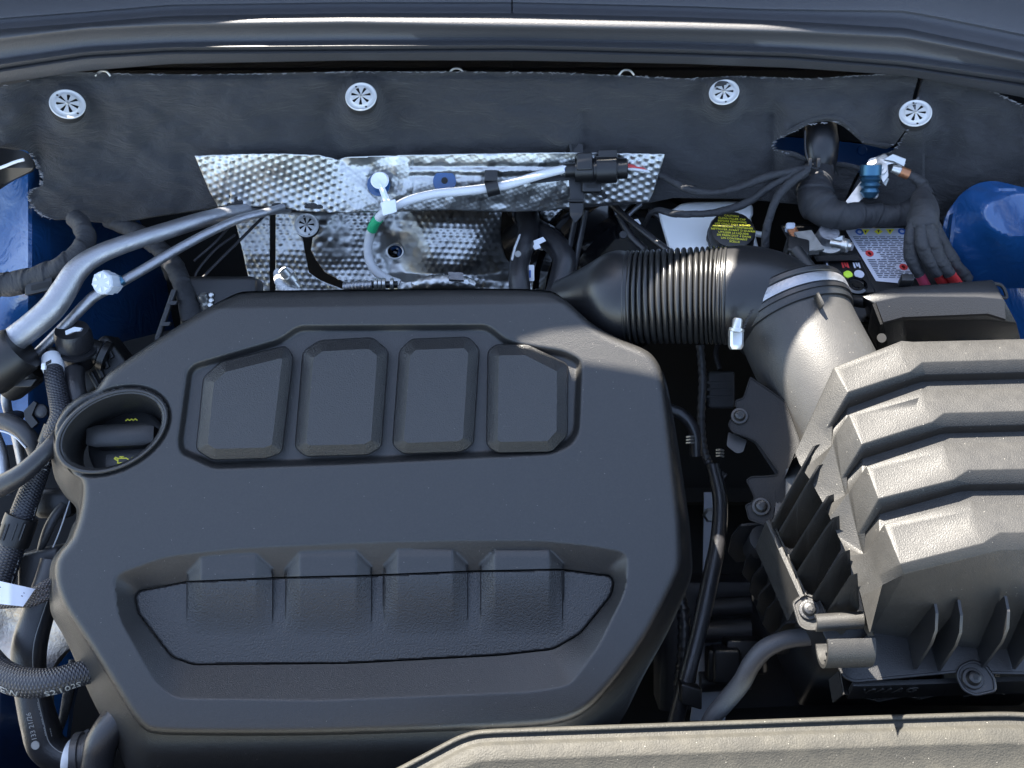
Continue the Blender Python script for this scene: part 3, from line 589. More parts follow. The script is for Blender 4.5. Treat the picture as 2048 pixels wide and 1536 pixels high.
# ================================================================== AIR FILTER HOUSING
PA = Pl(W(1850, 900, .87), (0, 0, 1)); HD = -.0054; HW = -.0085
XR = 2190
rows = [('back', [(1668,734),(1803,681),(1826,683),(XR,674)], 0), ('front', [(1696,784),(1821,743),(1845,724),(XR,714)], .0025), ('foot', [(1700,803),(1833,755),(1851,750),(XR,741)], HD), ('wall', 0, 0),
        ('back', [(1698,828),(1843,776),(1863,779),(XR,771)], 0), ('front', [(1724,888),(1866,843),(1888,826),(XR,818)], .0025), ('foot', [(1730,905),(1878,858),(1894,854),(XR,846)], HD), ('wall', 0, 0),
        ('back', [(1733,932),(1886,881),(1912,886),(XR,881)], 0), ('front', [(1757,997),(1908,959),(1937,940),(XR,935)], .0025), ('foot', [(1764,1016),(1924,971),(1942,969),(XR,966)], HD), ('wall', 0, 0),
        ('back', [(1768,1048),(1941,1000),(1967,1007),(XR,1008)], 0), ('front', [(1801,1128),(1967,1086),(1999,1065),(XR,1063)], .0025), ('foot', [(1808,1149),(1967,1109),(2000,1101),(XR,1098)], -.0050), ('base', [(1742,1268),(1967,1300),(2000,1300),(XR,1298)], -.118)]
BOT = [(1590,905),(1598,925),(1606,940),(1606,940),(1622,962),(1640,995),(1650,1012),(1650,1012),(1660,1035),(1678,1075),(1686,1090),(1686,1090),(1694,1110),(1716,1172),(1722,1192),(1738,1262)]
MID = {1:(1654,855),2:(1666,852),4:(1672,868),5:(1682,957),6:(1695,954),8:(1703,975),9:(1715,1069),10:(1731,1066),12:(1741,1092)}
TIP = {1:(1660,885),2:(1664,893),4:(1666,887),5:(1690,985),6:(1693,994),8:(1696,987),9:(1725,1104),10:(1728,1115),12:(1732,1106)}
HB = -.042
grid = []
for i, (kind, pts, h) in enumerate(rows):
    if kind == 'wall': grid.append(None); continue
    C = A(pts[0]); B = A(BOT[i]); top = [PA(x, y, h) for x, y in pts]
    def fl_pt(q, extra=0.):
        t = np.linalg.norm(A(q) - C) / np.linalg.norm(B - C); return PA(q[0], q[1], HB * t + extra)
    mid = MID.get(i); tip = TIP.get(i)
    if mid is None: mid = tuple(C + (B - C) * .5); tip = tuple(C + (B - C) * .62)
    grid.append([PA(B[0], B[1], HB), fl_pt(tip), fl_pt(mid, HD * .8 if kind == 'foot' and i < 14 else 0.), *top])
dz = np.array([0, 0, 1.])
for i in (3, 7, 11):
    n = grid[i + 1]; grid[i] = [n[0], n[1], n[2] + dz * (HD + HW * .5), *[p + dz * (HD + HW) + np.array([0, -.0005, 0]) for p in n[3:]]]
pos_ = {}; g2 = []
for i, r_ in enumerate(grid):                      # under every sloped step a short steep drop to the groove floor
    pos_[i] = len(g2); g2.append(r_)
    if i in (2, 6, 10): g2.append([r_[0], r_[1], r_[2] + dz * HW * .4, *[p + dz * HW + np.array([0, -.001, 0]) for p in r_[3:]]])
grid = g2
G = np.array(grid); V = G.reshape(-1, 3); nc = G.shape[1]; Fc = []
for i in range(len(G) - 1):
    for j in range(nc - 1): Fc.append([i * nc + j, (i + 1) * nc + j, (i + 1) * nc + j + 1, i * nc + j + 1])
# back wall, so that the lid is a closed block
bk = len(V); V = np.concatenate([V, G[0] - dz * np.array([.05] * 3 + [.10] * 4)[:, None]])
for j in range(nc - 1): Fc.append([j, j + 1, bk + j + 1, bk + j])
ab = thing('air_filter_housing', 'ridged black plastic air filter housing, half sunlit, at the right', 'air filter', W(1850, 1000, 1.1))
# wedge-shaped dips pressed into the left end of every ridge
skip = []
for i, (t, u, l) in zip((0, 4, 8, 12), (((1686,741),(1795,697),(1789,716)), ((1716,831),(1838,795),(1831,815)), ((1749,940),(1886,903),(1877,927)), ((1788,1056),(1939,1023),(1932,1052)))):
    j_ = pos_[i]; Bc, Bk, Fc_, Fk = j_ * nc + 3, j_ * nc + 4, (j_ + 1) * nc + 3, (j_ + 1) * nc + 4
    Fc = [f for f in Fc if not (f[0] == Bc and f[1] == Fc_)]
    n0 = len(V); V = np.concatenate([V, [PA(*t, .0008), PA(*u, .0004), PA(*l, -.0028)]]); T_, U_, L_ = n0, n0 + 1, n0 + 2; skip += [T_, U_, L_]
    Fc += [[Bc, T_, U_], [Bc, U_, Bk], [T_, L_, U_], [Fc_, L_, T_], [Fc_, Fk, L_], [U_, L_, Fk], [U_, Fk, Bk], [Bc, Fc_, T_]]
lid = mk('lid', fillet_mesh(V, Fc, .0020, 2, 22, skip), M['box'], ab, 40)
# cooling fins on the flank
FINS = [((1637,889),(1545,1044)),((1646,928),(1560,1062)),((1665,989),(1581,1110)),((1676,1032),(1596,1143)),((1697,1100),(1627,1192)),((1712,1147),(1655,1224))]
RB = [(1640,980),(1646,1000),(1666,1050),(1677,1100),(1698,1160),(1714,1215)]
for (t, b), r in zip(FINS, RB):
    T_, B_ = A(t), A(b); m = T_ + (B_ - T_) * .22 + A([-4, -3])
    top = [PA(*T_, -.030), PA(*(T_ + A([-9, 3])), -.0305), PA(*m, -.034), PA(*(m * .5 + B_ * .5), -.050), PA(*B_, -.066)]
    low = [PA(r[0] + 2, r[1], -.060), PA(r[0] - 15, r[1] + 25, -.085), PA(B_[0] + 30, B_[1] + 45, -.105), PA(B_[0] + 10, B_[1] + 30, -.100), PA(B_[0] + 2, B_[1] + 10, -.085)]
    P = A([*top, *low[::-1]]); c1 = np.array([.0012, .0004, 0])
    mk('cooling_fin', loft([P - c1, P + c1]), M['box'], ab, 30)
mk('fin_floor', plate([PA(1655,900,-.060), PA(1735,1256,-.105), PA(1640,1262,-.118), PA(1540,1050,-.105), PA(1570,940,-.085)], .003), M['matte'], ab)  # darker plastic stands in for the shadow between the fins
# mounting flange beside the neck, its edge rib and lower body
FLO = [(1500,752),(1486,795),(1470,800),(1470,815),(1482,822),(1462,836),(1455,850),(1464,865),(1494,875),(1512,884),(1556,944),(1552,950),(1502,952),(1491,960),(1508,995),(1505,1002),(1489,1010),(1497,1040),(1530,1052),(1545,1046),(1565,1015),(1600,940),(1600,880),(1570,800)]
PF = Pl(PA(1540, 950, -.085), (-.12, -.25, .96))
mk('side_flange', slab(rp(FLO, 5, 3), PF, [(0, -.010), (0, -.001), (1.0, 0), (2.2, 0), (2.8, -.001)]), M['flange'], ab, 30)
mk('flange_skirt', slab([(1464,868),(1494,878),(1510,888),(1550,948),(1502,956),(1494,965),(1540,1040),(1600,1000),(1600,900),(1540,840)], PF, [(0, -.045), (1, -.009)]), M['matte'], ab, 30)  # skirt and leg also take a darker plastic for the shade here
mk('flange_leg', slab(rp([(1456,862),(1495,880),(1487,905),(1473,908),(1452,892)], 5, 3), PF, [(4, -.05), (1, -.011)]), M['matte'], ab, 30)
def rib(p, q, w_, h0, h1, hh, nm='seam_rib'):
    p, q = A(p), A(q); d = (q - p) / np.linalg.norm(q - p); e = A([-d[1], d[0]]) * w_
    P = [PA(*(p + e), h0), PA(*(p - e), h0), PA(*(q - e), h1), PA(*(q + e), h1)]
    return loft([A(P) - dz * hh, A(P) - dz * .001, A([(P[0]*.7+P[1]*.3), (P[1]*.7+P[0]*.3), (P[2]*.7+P[3]*.3), (P[3]*.7+P[2]*.3)])])
mk('seam_rib', rib((1537,1040), (1606,1192), 5.5, -.088, -.083, .05), M['box'], ab, 30)
mk('seam_rib', rib((1546,1042), (1613,1190), 2.0, -.087, -.082, .05), M['box'], ab, 30)
BOSS = [((1478,833), -.050, 17), ((1523,1014), -.062, 19), ((1617,1220), -.083, 22)]
PB = Pl(PA(1617, 1215, -.086), (-.1, -.2, .97))
mk('screw_boss', slab(rp([(1582,1205),(1600,1190),(1612,1184),(1640,1196),(1654,1225),(1650,1262),(1612,1262),(1596,1252)], 9, 4), PB, [(1, -.06), (0, -.003), (2, 0), (5, 0), (6, -.0012)]), M['box'], ab, 30)
mk('screw_boss', lathe(W(1520, 1085, 1.0), UP * .4 - FW, [(0, -.03), (.010, -.03), (.0125, .015), (0, .016)], 16), M['boxclean'], ab)
def screw(px, py, pl, h, r, parent, m=None):
    c = pl(px, py, h); n = pl.n; sc = r * np.linalg.norm(c - CAM) / FL
    s = mk('screw', lathe(c, n, [(0, -.002), (sc * 1.25, -.002), (sc * 1.3, .0), (sc * 1.22, .0008), (sc * .92, .001), (sc * .86, .0018), (sc * .7, .0048), (sc * .45, .0058), (0, .006)], 28), m or M['matte'], parent)
    x, y, z = basis(n, UP); a = np.linspace(0, 2 * np.pi, 36, endpoint=False); rr = sc * (.34 + .075 * np.cos(6 * a))
    L = [c + z * q + (rr * k)[:, None] * (np.cos(a)[:, None] * x + np.sin(a)[:, None] * y) for q, k in ((.0045, .9), (.0064, 1))]
    mk('torx_socket', loft(L), M['dark'], s)
screw(1479, 832, PF, .0005, 13, ab); screw(1522, 1013, PF, -.004 + .005, 14, ab); screw(1618, 1219, PB, .0005, 15, ab, M['boxclean'])
# lower shell with vertical fins on its left, ledge, text band and honeycomb
mk('lower_shell', fillet_mesh(*loft([A([PA(1545,1050,-.09),PA(1660,1300,-.128),PA(2190,1300,-.128),PA(2190,700,-.08),PA(1560,900,-.09)]), A([PA(1545,1050,-.09),PA(1660,1300,-.128),PA(2190,1300,-.128),PA(2190,700,-.08),PA(1560,900,-.09)]) - dz * .20 + np.array([.02, .02, 0])]), .004), M['boxclean'], ab, 40)
for k, (x, y) in enumerate([(1482,1050),(1512,1094),(1526,1130),(1541,1164),(1554,1198),(1572,1245)]):
    p0 = W(x, y, 1.00 - .004 * k); e = np.array([.045, .004, 0]); dn = -dz
    P = [p0, p0 + e, p0 + e + dn * .075, p0 + dn * .075 + np.array([.008, 0, 0]), p0 + dn * .055 - np.array([.003, 0, 0]), p0 + dn * .022 - np.array([.005, 0, 0])]
    mk('cooling_fin', plate(P, .0022, (0, 1, .05)), M['boxclean'], ab, 30)
PL = Pl(PA(1800, 1330, -.118), (0, -.12, .99))
LED = rp([(1668,1322),(1690,1300),(1742,1264),(XR,1290),(XR,1352),(1960,1348),(1916,1346),(1708,1366),(1686,1356)], 9)
mk('ledge', slab(LED, PL, [(0, -.024), (0, -.001), (1.5, 0), (5, 0), (6, -.001)]), M['boxclean'], ab, 30)
mk('screw_boss', slab(rp([(1910,1352),(1918,1330),(1945,1318),(1975,1330),(1992,1356),(1994,1384),(1950,1394),(1925,1382)], 10), Pl(PL(1945, 1357, .002), PL.n), [(0, -.05), (0, -.001), (2, 0), (5, 0), (6.5, -.0012)]), M['boxclean'], ab, 30)
screw(1946, 1357, Pl(PL(1945, 1357, .002), PL.n), .0005, 15, ab)
def wall(x, y, out=0.): return PL(x, 1366 - (x - 1708) * .07, -.004 - out * 0) + (-dz) * ((y - (1366 - (x - 1708) * .07)) * .00066) - np.array([0, .0008 + out, 0])
mk('lower_band', plate([wall(1705,1366), wall(2180,1366), wall(2180,1412), wall(1712,1412)], .004), M['boxclean'], ab)
text('raised_lettering', 'VW AG', wall(1787, 1382, .003), wall(1850, 1382) - wall(1750, 1382), dz, .0145, M['box'], ab, .0006)
HEX = [((1697,1394),(1745,1410)),((1745,1410),(1785,1428)),((1785,1428),(1836,1410)),((1836,1410),(1872,1424)),((1872,1424),(1912,1408)),((1752,1384),(1746,1410)),((1838,1386),(1836,1410)),((1697,1394),(1688,1425)),((2012,1380),(2014,1400)),((2014,1400),(2050,1416)),((2014,1400),(1966,1420)),((1908,1386),(1912,1408))]
for p, q in HEX:
    a, b = wall(*p, .002), wall(*q, .002); mk('honeycomb_rib', plate([a, b, b + np.array([0, .02, 0]), a + np.array([0, .02, 0])], .0016), M['box'], ab)
for x, t, b in ((1873,1222,1340),(1922,1226,1345),(2016,1218,1345),(2080,1222,1345)):
    T_ = PA(x, t, -.048); P = [T_ + A(q) for q in ((0,.01,.002),(0,-.002,0),(0,-.012,-.009),(0,-.017,-.024),(0,-.021,-.068),(0,.01,-.068))]
    mk('front_rib', plate(P, .0022, (1, -.12, 0)), M['boxclean'], ab, 30)
mk('front_lip', sweep(spline([PA(1992,1116,-.019), PA(1991,1150,-.037), PA(2000,1165,-.0455), PA(2060,1166,-.046), PA(2190,1164,-.046)], 6), .0024, 10)[:2], M['box'], ab, 60)
# neck
NP, NR = path([(1592,652,1.03,114),(1612,694,1.02,115),(1640,748,1.008,116),(1664,796,1.0,117),(1690,850,.995,120),(1712,905,.99,124)], 8)
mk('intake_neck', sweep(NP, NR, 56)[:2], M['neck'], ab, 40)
nd = NP[3] - NP[0]; nd /= np.linalg.norm(nd)
mk('neck_collar', lathe(NP[0], nd, [(NR[0]*.9, -.012), (NR[0]*1.05, -.012), (NR[0]*1.06, -.002), (NR[0]*1.045, .001), (NR[0]*1.0, .0015), (NR[0]*.9, .002)], 56), M['boxclean'], ab)
mk('neck_tab', obox(W(1638, 602, .973), nd * .0065, np.array([.0012, .0008, 0]), np.cross(nd, [.0012, .0008, 0]) / .0014 * .0042, .1), M['box'], ab)
# hose clip on the corner
CP = Pl(PA(1690, 1290, -.070), (0, -.55, .83))
cl0 = [PA(1641,1250,-.071), PA(1740,1254,-.071)]
def bar(px0, px1, py, h, r, nm, m, seg=16): return mk(nm, sweep(np.array([PA(px0, py, h), PA(px1, py - 4, h)]), r, seg)[:2], m, ab, 50)
P0, P1 = PA(1643, 1288, -.078), PA(1737, 1286, -.078); axd = (P1 - P0) / np.linalg.norm(P1 - P0); yv = np.array([0, 1., 0]); 
an = np.linspace(R(100), R(292), 18); ro, ri = .0185, .0155
prof = [(math.cos(a) * ro, math.sin(a) * ro) for a in an] + [(math.cos(a) * ri, math.sin(a) * ri) for a in an[::-1]]
mk('hose_clip', loft([A([p - yv * c * 1 + dz * s for c, s in [(-q[0], q[1]) for q in prof]]) for p in (P0, P1)]), M['box'], ab, 40)
ph = np.linspace(R(20), R(200), 12); pr = [(math.cos(a) * .0068, math.sin(a) * .0068) for a in ph] + [(math.cos(a) * .0045, math.sin(a) * .0045) for a in ph[::-1]]
Q0, Q1 = PA(1630, 1246, -.066), PA(1724, 1240, -.066)
mk('clip_hook', loft([A([p + yv * c + dz * s for c, s in pr]) for p in (Q0, Q1)]), M['box'], ab, 40)
mk('clip_bridge', plate([PA(1715,1232,-.062), PA(1728,1234,-.062), PA(1748,1268,-.082), PA(1736,1270,-.082)], .003), M['box'], ab)

# ================================================================== INTAKE DUCT
du = thing('intake_duct', 'smooth black intake duct with ribbed bellows curving into the air filter housing', 'air duct', W(1350, 600, 1.08))
DP, DR = path([(1120,606,1.085,46),(1160,602,1.075,60),(1200,598,1.065,78),(1238,594,1.055,93),(1262,594,1.053,86)], 6)
mk('duct_cone', sweep(DP, DR, 40)[:2], M['duct'], du)
n = 20; per = 10; tt = np.linspace(0, 1, n * per + 1)
ctr = spline([W(1240,594,1.055), W(1290,594,1.05), W(1350,592,1.045), W(1410,591,1.04), W(1456,591,1.035)], 60)
bp = np.stack([np.interp(tt, np.linspace(0, 1, len(ctr)), ctr[:, k]) for k in range(3)], 1)
ph_ = (tt * n) % 1; prof_ = np.clip(np.sin(ph_ * np.pi), 0, 1) ** .35
br = (93 + 5 * tt) * 1.05 / FL - .0058 * (1 - prof_)
mk('bellows', sweep(bp, br, 64)[:2], M['bellows'], du, 60)
EP, ER = path([(1420,591,1.037,90),(1456,591,1.036,98),(1492,593,1.038,101),(1530,600,1.041,100),(1562,616,1.040,98),(1580,634,1.0355,97),(1592,652,1.030,97)], 8)
mk('duct_elbow', sweep(EP, ER, 56)[:2], M['duct'], du)
ed = EP[-1] - EP[-5]; ed /= np.linalg.norm(ed)
kk = 1.06
mk('duct_cuff', lathe(EP[-1], nd, [(r_ * kk, h_) for r_, h_ in [(.045, -.030), (.0530, -.030), (.0545, -.028), (.0545, -.024), (.0530, -.0225), (.0530, -.011), (.0548, -.010), (.0548, -.006), (.050, -.005)]], 64), M['duct'], du)
hc = thing('hose_clamp', 'bright steel worm drive clamp tightened around the intake duct end', 'hose clamp', EP[-1])
mk('band', lathe(EP[-1], nd, [(r_ * kk, h_) for r_, h_ in [(.0530, -.0212), (.0548, -.0212), (.0552, -.019), (.0552, -.014), (.0548, -.0118), (.0530, -.0118)]], 64), M['alu'], hc, 60)
hx = W(1472, 664, .985)
mk('worm_housing', obox(hx + np.array([0, -.004, -.004]), np.array([.006, 0, 0]), UP * .010, FW * .007, .3), M['zinc'], hc)
mk('worm_screw', lathe(W(1474, 650, .972), UP * .9 + RT * .12, [(0, -.006), (.0066, -.006), (.0070, -.0045), (.0066, -.003), (.0046, -.003), (.0046, .0045), (.0036, .006), (0, .006)], 24, lambda t: 1 - .06 * np.abs(np.sin(3 * t))), M['zinc'], hc)
for k in range(7):
    a = A([1487, 655]) + A([3.2, -6.4]) * k * .9
    mk('band_slot', obox(W(a[0], a[1], .972), RT * .0016 + UP * .0008, UP * .0006 - RT * .0003, FW * .0006, .1), M['dark'], hc)
text('band_stamp', 'W1 60-80', W(1570, 586, .93), W(1600, 575, .93) - W(1540, 600, .93), UP, .006, M['ink'], hc, .0002) if False else None

# ================================================================== BATTERY, FUSE BOX
PBt = Pl(W(1740, 520, 1.115), (0, 0, 1))
bat = thing('battery', 'black car battery with a white warning label and green charge indicator', 'battery', W(1720, 520, 1.3))
BT = [(1560,450),(1860,440),(1930,640),(1660,650)]
mk('case', slabr(BT, 6, PBt, [(0, -.16), (0, -.003), (3, 0)]), M['matte'], bat, 30)
mk('lid_step', slabr([(1642,522),(1722,520),(1752,586),(1676,590)], 4, PBt, [(0, 0), (0, .003), (1.5, .004)]), M['matte'], bat, 30)
mk('lid_bar', slabr([(1624,510),(1718,508),(1722,521),(1632,524)], 3, PBt, [(0, 0), (0, .008), (1.5, .0095)]), M['matte'], bat, 30)
sx = PBt(1800, 500) - PBt(1700, 500); sy = PBt(1700, 460) - PBt(1700, 500)
stk = mk('warning_label', slab([(1689,457),(1806,456),(1812,466),(1832,556),(1796,566),(1752,562)], PBt, [(0, .0005), (0, .001)]), M['label'], bat)
def onb(px, py, h=.0013): return PBt(px, py, h)
for x, y, m in ((1719,464,'signblue'), (1804,463,'signblue')):
    mk('sign', lathe(onb(x, y), (0,0,1), [(0, 0), (.0042, 0), (.0042, .0003), (0, .0003)], 20), M[m], stk)
    mk('sign_figure', lathe(onb(x, y, .0017), (0,0,1), [(0, 0), (.0021, 0), (.0021, .0002), (0, .0002)], 8), M['label'], stk)
for x, y, up_ in ((1731,464,1), (1757,463,0), (1780,463,1)):
    P = [(x-9,y-5),(x+9,y-5),(x,y+6)] if up_ else [(x-9,y),(x,y-6),(x+9,y),(x,y+6)]
    mk('sign', slab(P, PBt, [(0, .0013), (0, .0016)]), M['yellow'], stk)
    mk('sign_figure', slab([(x-2.5,y-3),(x+2.5,y-3),(x,y+3)], PBt, [(0, .0016), (0, .0019)]), M['ink'], stk)
for x, y in ((1739,507),(1807,534)):
    mk('sign', lathe(onb(x, y), (0,0,1), [(.0030, 0), (.0042, 0), (.0042, .0003), (.0030, .0003)], 24), M['red'], stk)
    mk('sign_figure', slab([(x-4,y-1),(x-1,y-4),(x+4,y+1),(x+2,y+4)], PBt, [(0, .0013), (0, .0016)]), M['ink'], stk)
ln = []
for k, y in enumerate(np.arange(473, 557, 3.5)):
    s = (y - 457) / 100; x0, x1 = 1692 + 63 * s + 4, 1808 + 22 * s - 4; x = x0
    while x < x1 - 4:
        L = rng.uniform(5, 17); xe = min(x + L, x1)
        if not any(abs(x - a) < 14 and abs(y - b) < 9 for a, b in ((1739,507),(1807,534))): ln.append(slab([(x, y), (xe, y), (xe, y + 1.5), (x, y + 1.5)], PBt, [(0, .0013), (0, .0015)]))
        x = xe + rng.uniform(2, 4)
mk('print_lines', join(*ln), M['ink'], stk, kind='stuff')
mk('charge_indicator', lathe(PBt(1696, 549, .0045), (0,0,1), [(0, 0), (.0048, 0), (.0042, .001), (0, .0015)], 20), M['lime'], bat)
mk('vent_ring', lathe(PBt(1718, 549, .0042), (0,0,1), [(.0042, 0), (.0050, 0), (.0050, .001), (.0042, .001)], 24), M['label'], bat)
mk('vent_plug', lathe(PBt(1712, 572, .0042), (0,0,1), [(0, 0), (.011, 0), (.011, .0015), (.008, .0022), (.0075, .001), (.004, .001), (.0035, .002), (0, .002)], 24), M['gloss'], bat)
for x, m in ((1682, 'red'), (1705, 'label')):      # two small illegible print marks
    for k in range(3): mk('printed_mark', slab([(x + 5 * k, 525), (x + 5 * k + 3.5, 525), (x + 5 * k + 7, 536 - k % 2 * 3), (x + 5 * k + 3.5, 536 - k % 2 * 3)], PBt, [(0, .0043), (0, .0046)]), M[m], bat)
mk('printed_mark', slab([(1652,526),(1655,526),(1658,535),(1655,535)], PBt, [(0, .0042), (0, .0046)]), M['label'], bat)
bc = thing('battery_clamp', 'bright zinc battery terminal clamp with sensor plate and bolt', 'terminal clamp', PBt(1630, 490, .01))
mk('sensor_plate', plate([PBt(1588,466,.022), PBt(1622,462,.022), PBt(1648,500,.022), PBt(1614,504,.022)], .003), M['zinc'], bc)
mk('plate_lip', plate([PBt(1612,500,.024), PBt(1637,499,.024), PBt(1638,507,.018), PBt(1613,509,.018)], .002), M['zinc'], bc)
mk('terminal_post', lathe(PBt(1650, 485, .004), (0, -.1, 1), [(0, 0), (.0125, 0), (.011, .016), (.010, .018), (0, .018)], 28), M['alu'], bc)
mk('post_ring', lathe(PBt(1652, 494, .002), (0, -.1, 1), [(.012, 0), (.0155, 0), (.0150, .010), (.012, .010)], 28), M['zinc'], bc)
mk('jaw', fillet_mesh(*obox(PBt(1674, 483, .012), sx / 100 * 13, sy / 40 * 5, dz * .006), .001), M['zinc'], bc)
mk('jaw', fillet_mesh(*obox(PBt(1676, 496, .010), sx / 100 * 12, sy / 40 * 3, dz * .005), .001), M['zinc'], bc)
mk('jaw_wing', plate([PBt(1666,478,.020), PBt(1684,472,.020), PBt(1682,480,.018), PBt(1668,485,.018)], .003), M['zinc'], bc)
mk('bolt', lathe(W(1686, 490, 1.085), A([.8, -.5, .3]), [(0, -.012), (.004, -.012), (.004, 0), (.0068, 0), (.0068, .005), (.005, .0062), (.0042, .0062), (.0042, .0095), (0, .0095)], 18), M['zinc'], bc)
mk('copper_tab', plate([PBt(1574,460,.016), PBt(1592,456,.018), PBt(1602,472,.02), PBt(1588,480,.016)], .003), M['copper'], bc)
mk('tab_sleeve', obox(PBt(1580, 455, .016), sx / 100 * 9, sy / 40 * 6, dz * .004, .3), M['cap'], bc)
mk('sensor_plug', fillet_mesh(*obox(PBt(1592, 505, .014), sx / 100 * 22 + sy / 40 * -5, sy / 40 * 15, dz * .012), .002), M['matte'], bc)
mk('plug_body', sweep(*path([(1590,500,1.075,14),(1605,520,1.07,14),(1622,540,1.065,13)], 4), 16)[:2], M['matte'], bc)

PFb = Pl(W(1880, 640, 1.02), (0, 0, 1))
fb = thing('fuse_box', 'black plastic fuse box cover with a slanted lid in front of the blue strut tower', 'fuse box', W(1890, 640, 1.15))
fv = [PFb(1724,598,0), PFb(1806,558,.004), PFb(1996,560,.004), PFb(2016,606,.0), PFb(1958,596,0), PFb(1808,594,0), PFb(1748,604,0)]
TB = [(1722,592),(1800,568),(1812,556),(1985,556),(2004,598),(1958,594),(1805,595),(1748,606)]
mk('lid', fillet_mesh(*loft([A([PFb(x, y, 0) for x, y in [(1722,592),(1775,575),(1985,558),(2008,600),(1958,595),(1805,594),(1749,606)]]), A([PFb(x, y, -.02) for x, y in [(1726,608),(1775,590),(1995,575),(2035,648),(1975,640),(1805,640),(1762,648)]]), A([PFb(x, y, -.10) for x, y in [(1745,690),(1790,670),(1995,660),(2048,700),(1990,705),(1815,705),(1768,720)]])]), .002, 2, 18), M['boxclean'], fb, 40)
mk('lid_notch', fillet_mesh(*obox(PFb(1812, 562, -.002), sx / 100 * 12, sy / 40 * 6, dz * .006), .001), M['boxclean'], fb)
mk('bevel_strip', plate([PFb(1751,606,.0005), PFb(1806,595.5,.0005), PFb(1958,596.5,.0005), PFb(2007,601,.0005), PFb(2010,640,-.0105), PFb(1975,629,-.0105), PFb(1805,636,-.0105), PFb(1766,646,-.0105)], .003), M['boxclean'], fb)
mk('side_wall', plate([PFb(1748,607,0), PFb(1764,648,-.012), PFb(1772,690,-.06), PFb(1758,698,-.06), PFb(1738,660,-.03)], .003), M['box'], fb)
mk('side_tab', lathe(W(1763, 676, 1.0), -FW, [(.0018, 0), (.0042, 0), (.0042, .001), (.0018, .001)], 16), M['dark'], fb)
mk('side_loop', sweep(spline([W(x, y, 1.05) for x, y in [(1985,566),(2004,572),(2013,594),(2000,592),(1986,572)]], 4), .0018, 8)[:2], M['matte'], fb)
mk('cable_gland', sweep(*path([(1698,600,1.06,11),(1712,602,1.055,12),(1730,604,1.05,13)], 5), 18)[:2], M['matte'], fb)
mk('gland_ring', sweep(*path([(1690,600,1.062,9),(1698,600,1.06,10)], 4), 18)[:2], M['alu'], fb)

# ================================================================== BRAKE RESERVOIR AND BOOSTER
PT = Pl(W(1410, 450, 1.17), (0, -.12, .99))
rv = thing('brake_fluid_reservoir', 'milky white brake fluid reservoir under a black cap with yellow print', 'reservoir', W(1420, 480, 1.25))
TK = [(1316,424),(1345,421),(1362,408),(1386,405),(1495,404),(1505,412),(1505,430),(1500,437),(1504,448),(1515,492),(1530,545),(1530,640),(1345,640),(1338,500)]
mk('tank', slabr(TK, 7, PT, [(0, -.09), (-1, -.004), (0, -.001), (3, .0008), (6, .001)]), M['tank'], rv, 40)
mk('neck_ring', lathe(PT(1460, 478, .0), PT.n, [(0, -.01), (.023, -.01), (.023, .006), (0, .006)], 32), M['tank'], rv)
cc = PT(1460, 478, .005)
cap = mk('filler_cap', lathe(cc, PT.n, [(0, 0), (.0250, 0), (.0250, .004), (.0243, .005), (.0243, .014), (.0228, .0168), (.020, .0176), (0, .0178)], 72, lambda t: 1 - .02 * (np.abs(np.sin(7 * t)) > .93)), M['matte'], rv, 30)
cxd = np.array([1, -.10, 0]); cyd = np.array([.08, 1, .1])
for k, s in enumerate(['CAUTION', 'CLEAN FILLER CAP', 'BEFORE REMOVING', 'USE ONLY DOT 4 FLUID', 'FROM SEALED CONTAINER', 'NETTOYER AVANT D OUVRIR', 'UTILISER LE LIQUIDE', 'DE FREIN DOT 4 DANS', 'UN CONTENANT', 'SCELLE']):
    text('yellow_print', s, cc + PT.n * .0181 + (np.array([0, 1, .12])) * (.0162 - .0036 * k), cxd, cyd, .0034, M['yellow'], cap, .0001)
mk('level_pipe', sweep(*path([(1500,466,1.17,6),(1530,470,1.17,6)], 4), 12)[:2], M['tank'], rv)
bo = thing('brake_booster', 'round gloss black brake booster in the shade left of the white reservoir', 'brake booster', W(1270, 500, 1.3))
mk('drum', lathe(W(1255, 560, 1.25), A([.35, -.8, .35]), [(0, -.06), (.10, -.06), (.104, -.02), (.10, -.005), (.085, 0), (.08, .012), (.05, .02), (0, .022)], 48), M['gloss'], bo)
mk('drum_rim', lathe(W(1255, 560, 1.25), A([.35, -.8, .35]), [(.100, -.030), (.108, -.030), (.108, -.022), (.100, -.022)], 48), M['gloss'], bo)
for p in ([(1238,430,1.19,8),(1260,470,1.18,8),(1290,500,1.17,8)], [(1218,405,1.2,7),(1270,450,1.17,7),(1340,505,1.14,7)], [(1300,420,1.19,5),(1312,430,1.18,5),(1330,445,1.18,5)]):
    mk('vacuum_line', sweep(*path(p, 6), 12)[:2], M['hose'], bo)
mk('bracket_tab', plate([W(1263,440,1.175), W(1276,438,1.175), W(1282,448,1.175), W(1270,452,1.175)], .002), M['cable'], bo)
mk('bracket_nut', lathe(W(1246, 470, 1.18), -FW, [(.0015,0),(.0045,0),(.004,.003),(.0015,.003)], 12), M['matte'], bo)
mk('steel_pipe', sweep(*path([(1248,442,1.2,5),(1262,425,1.2,5),(1282,408,1.2,5)], 6), 12)[:2], M['alu'], bo)
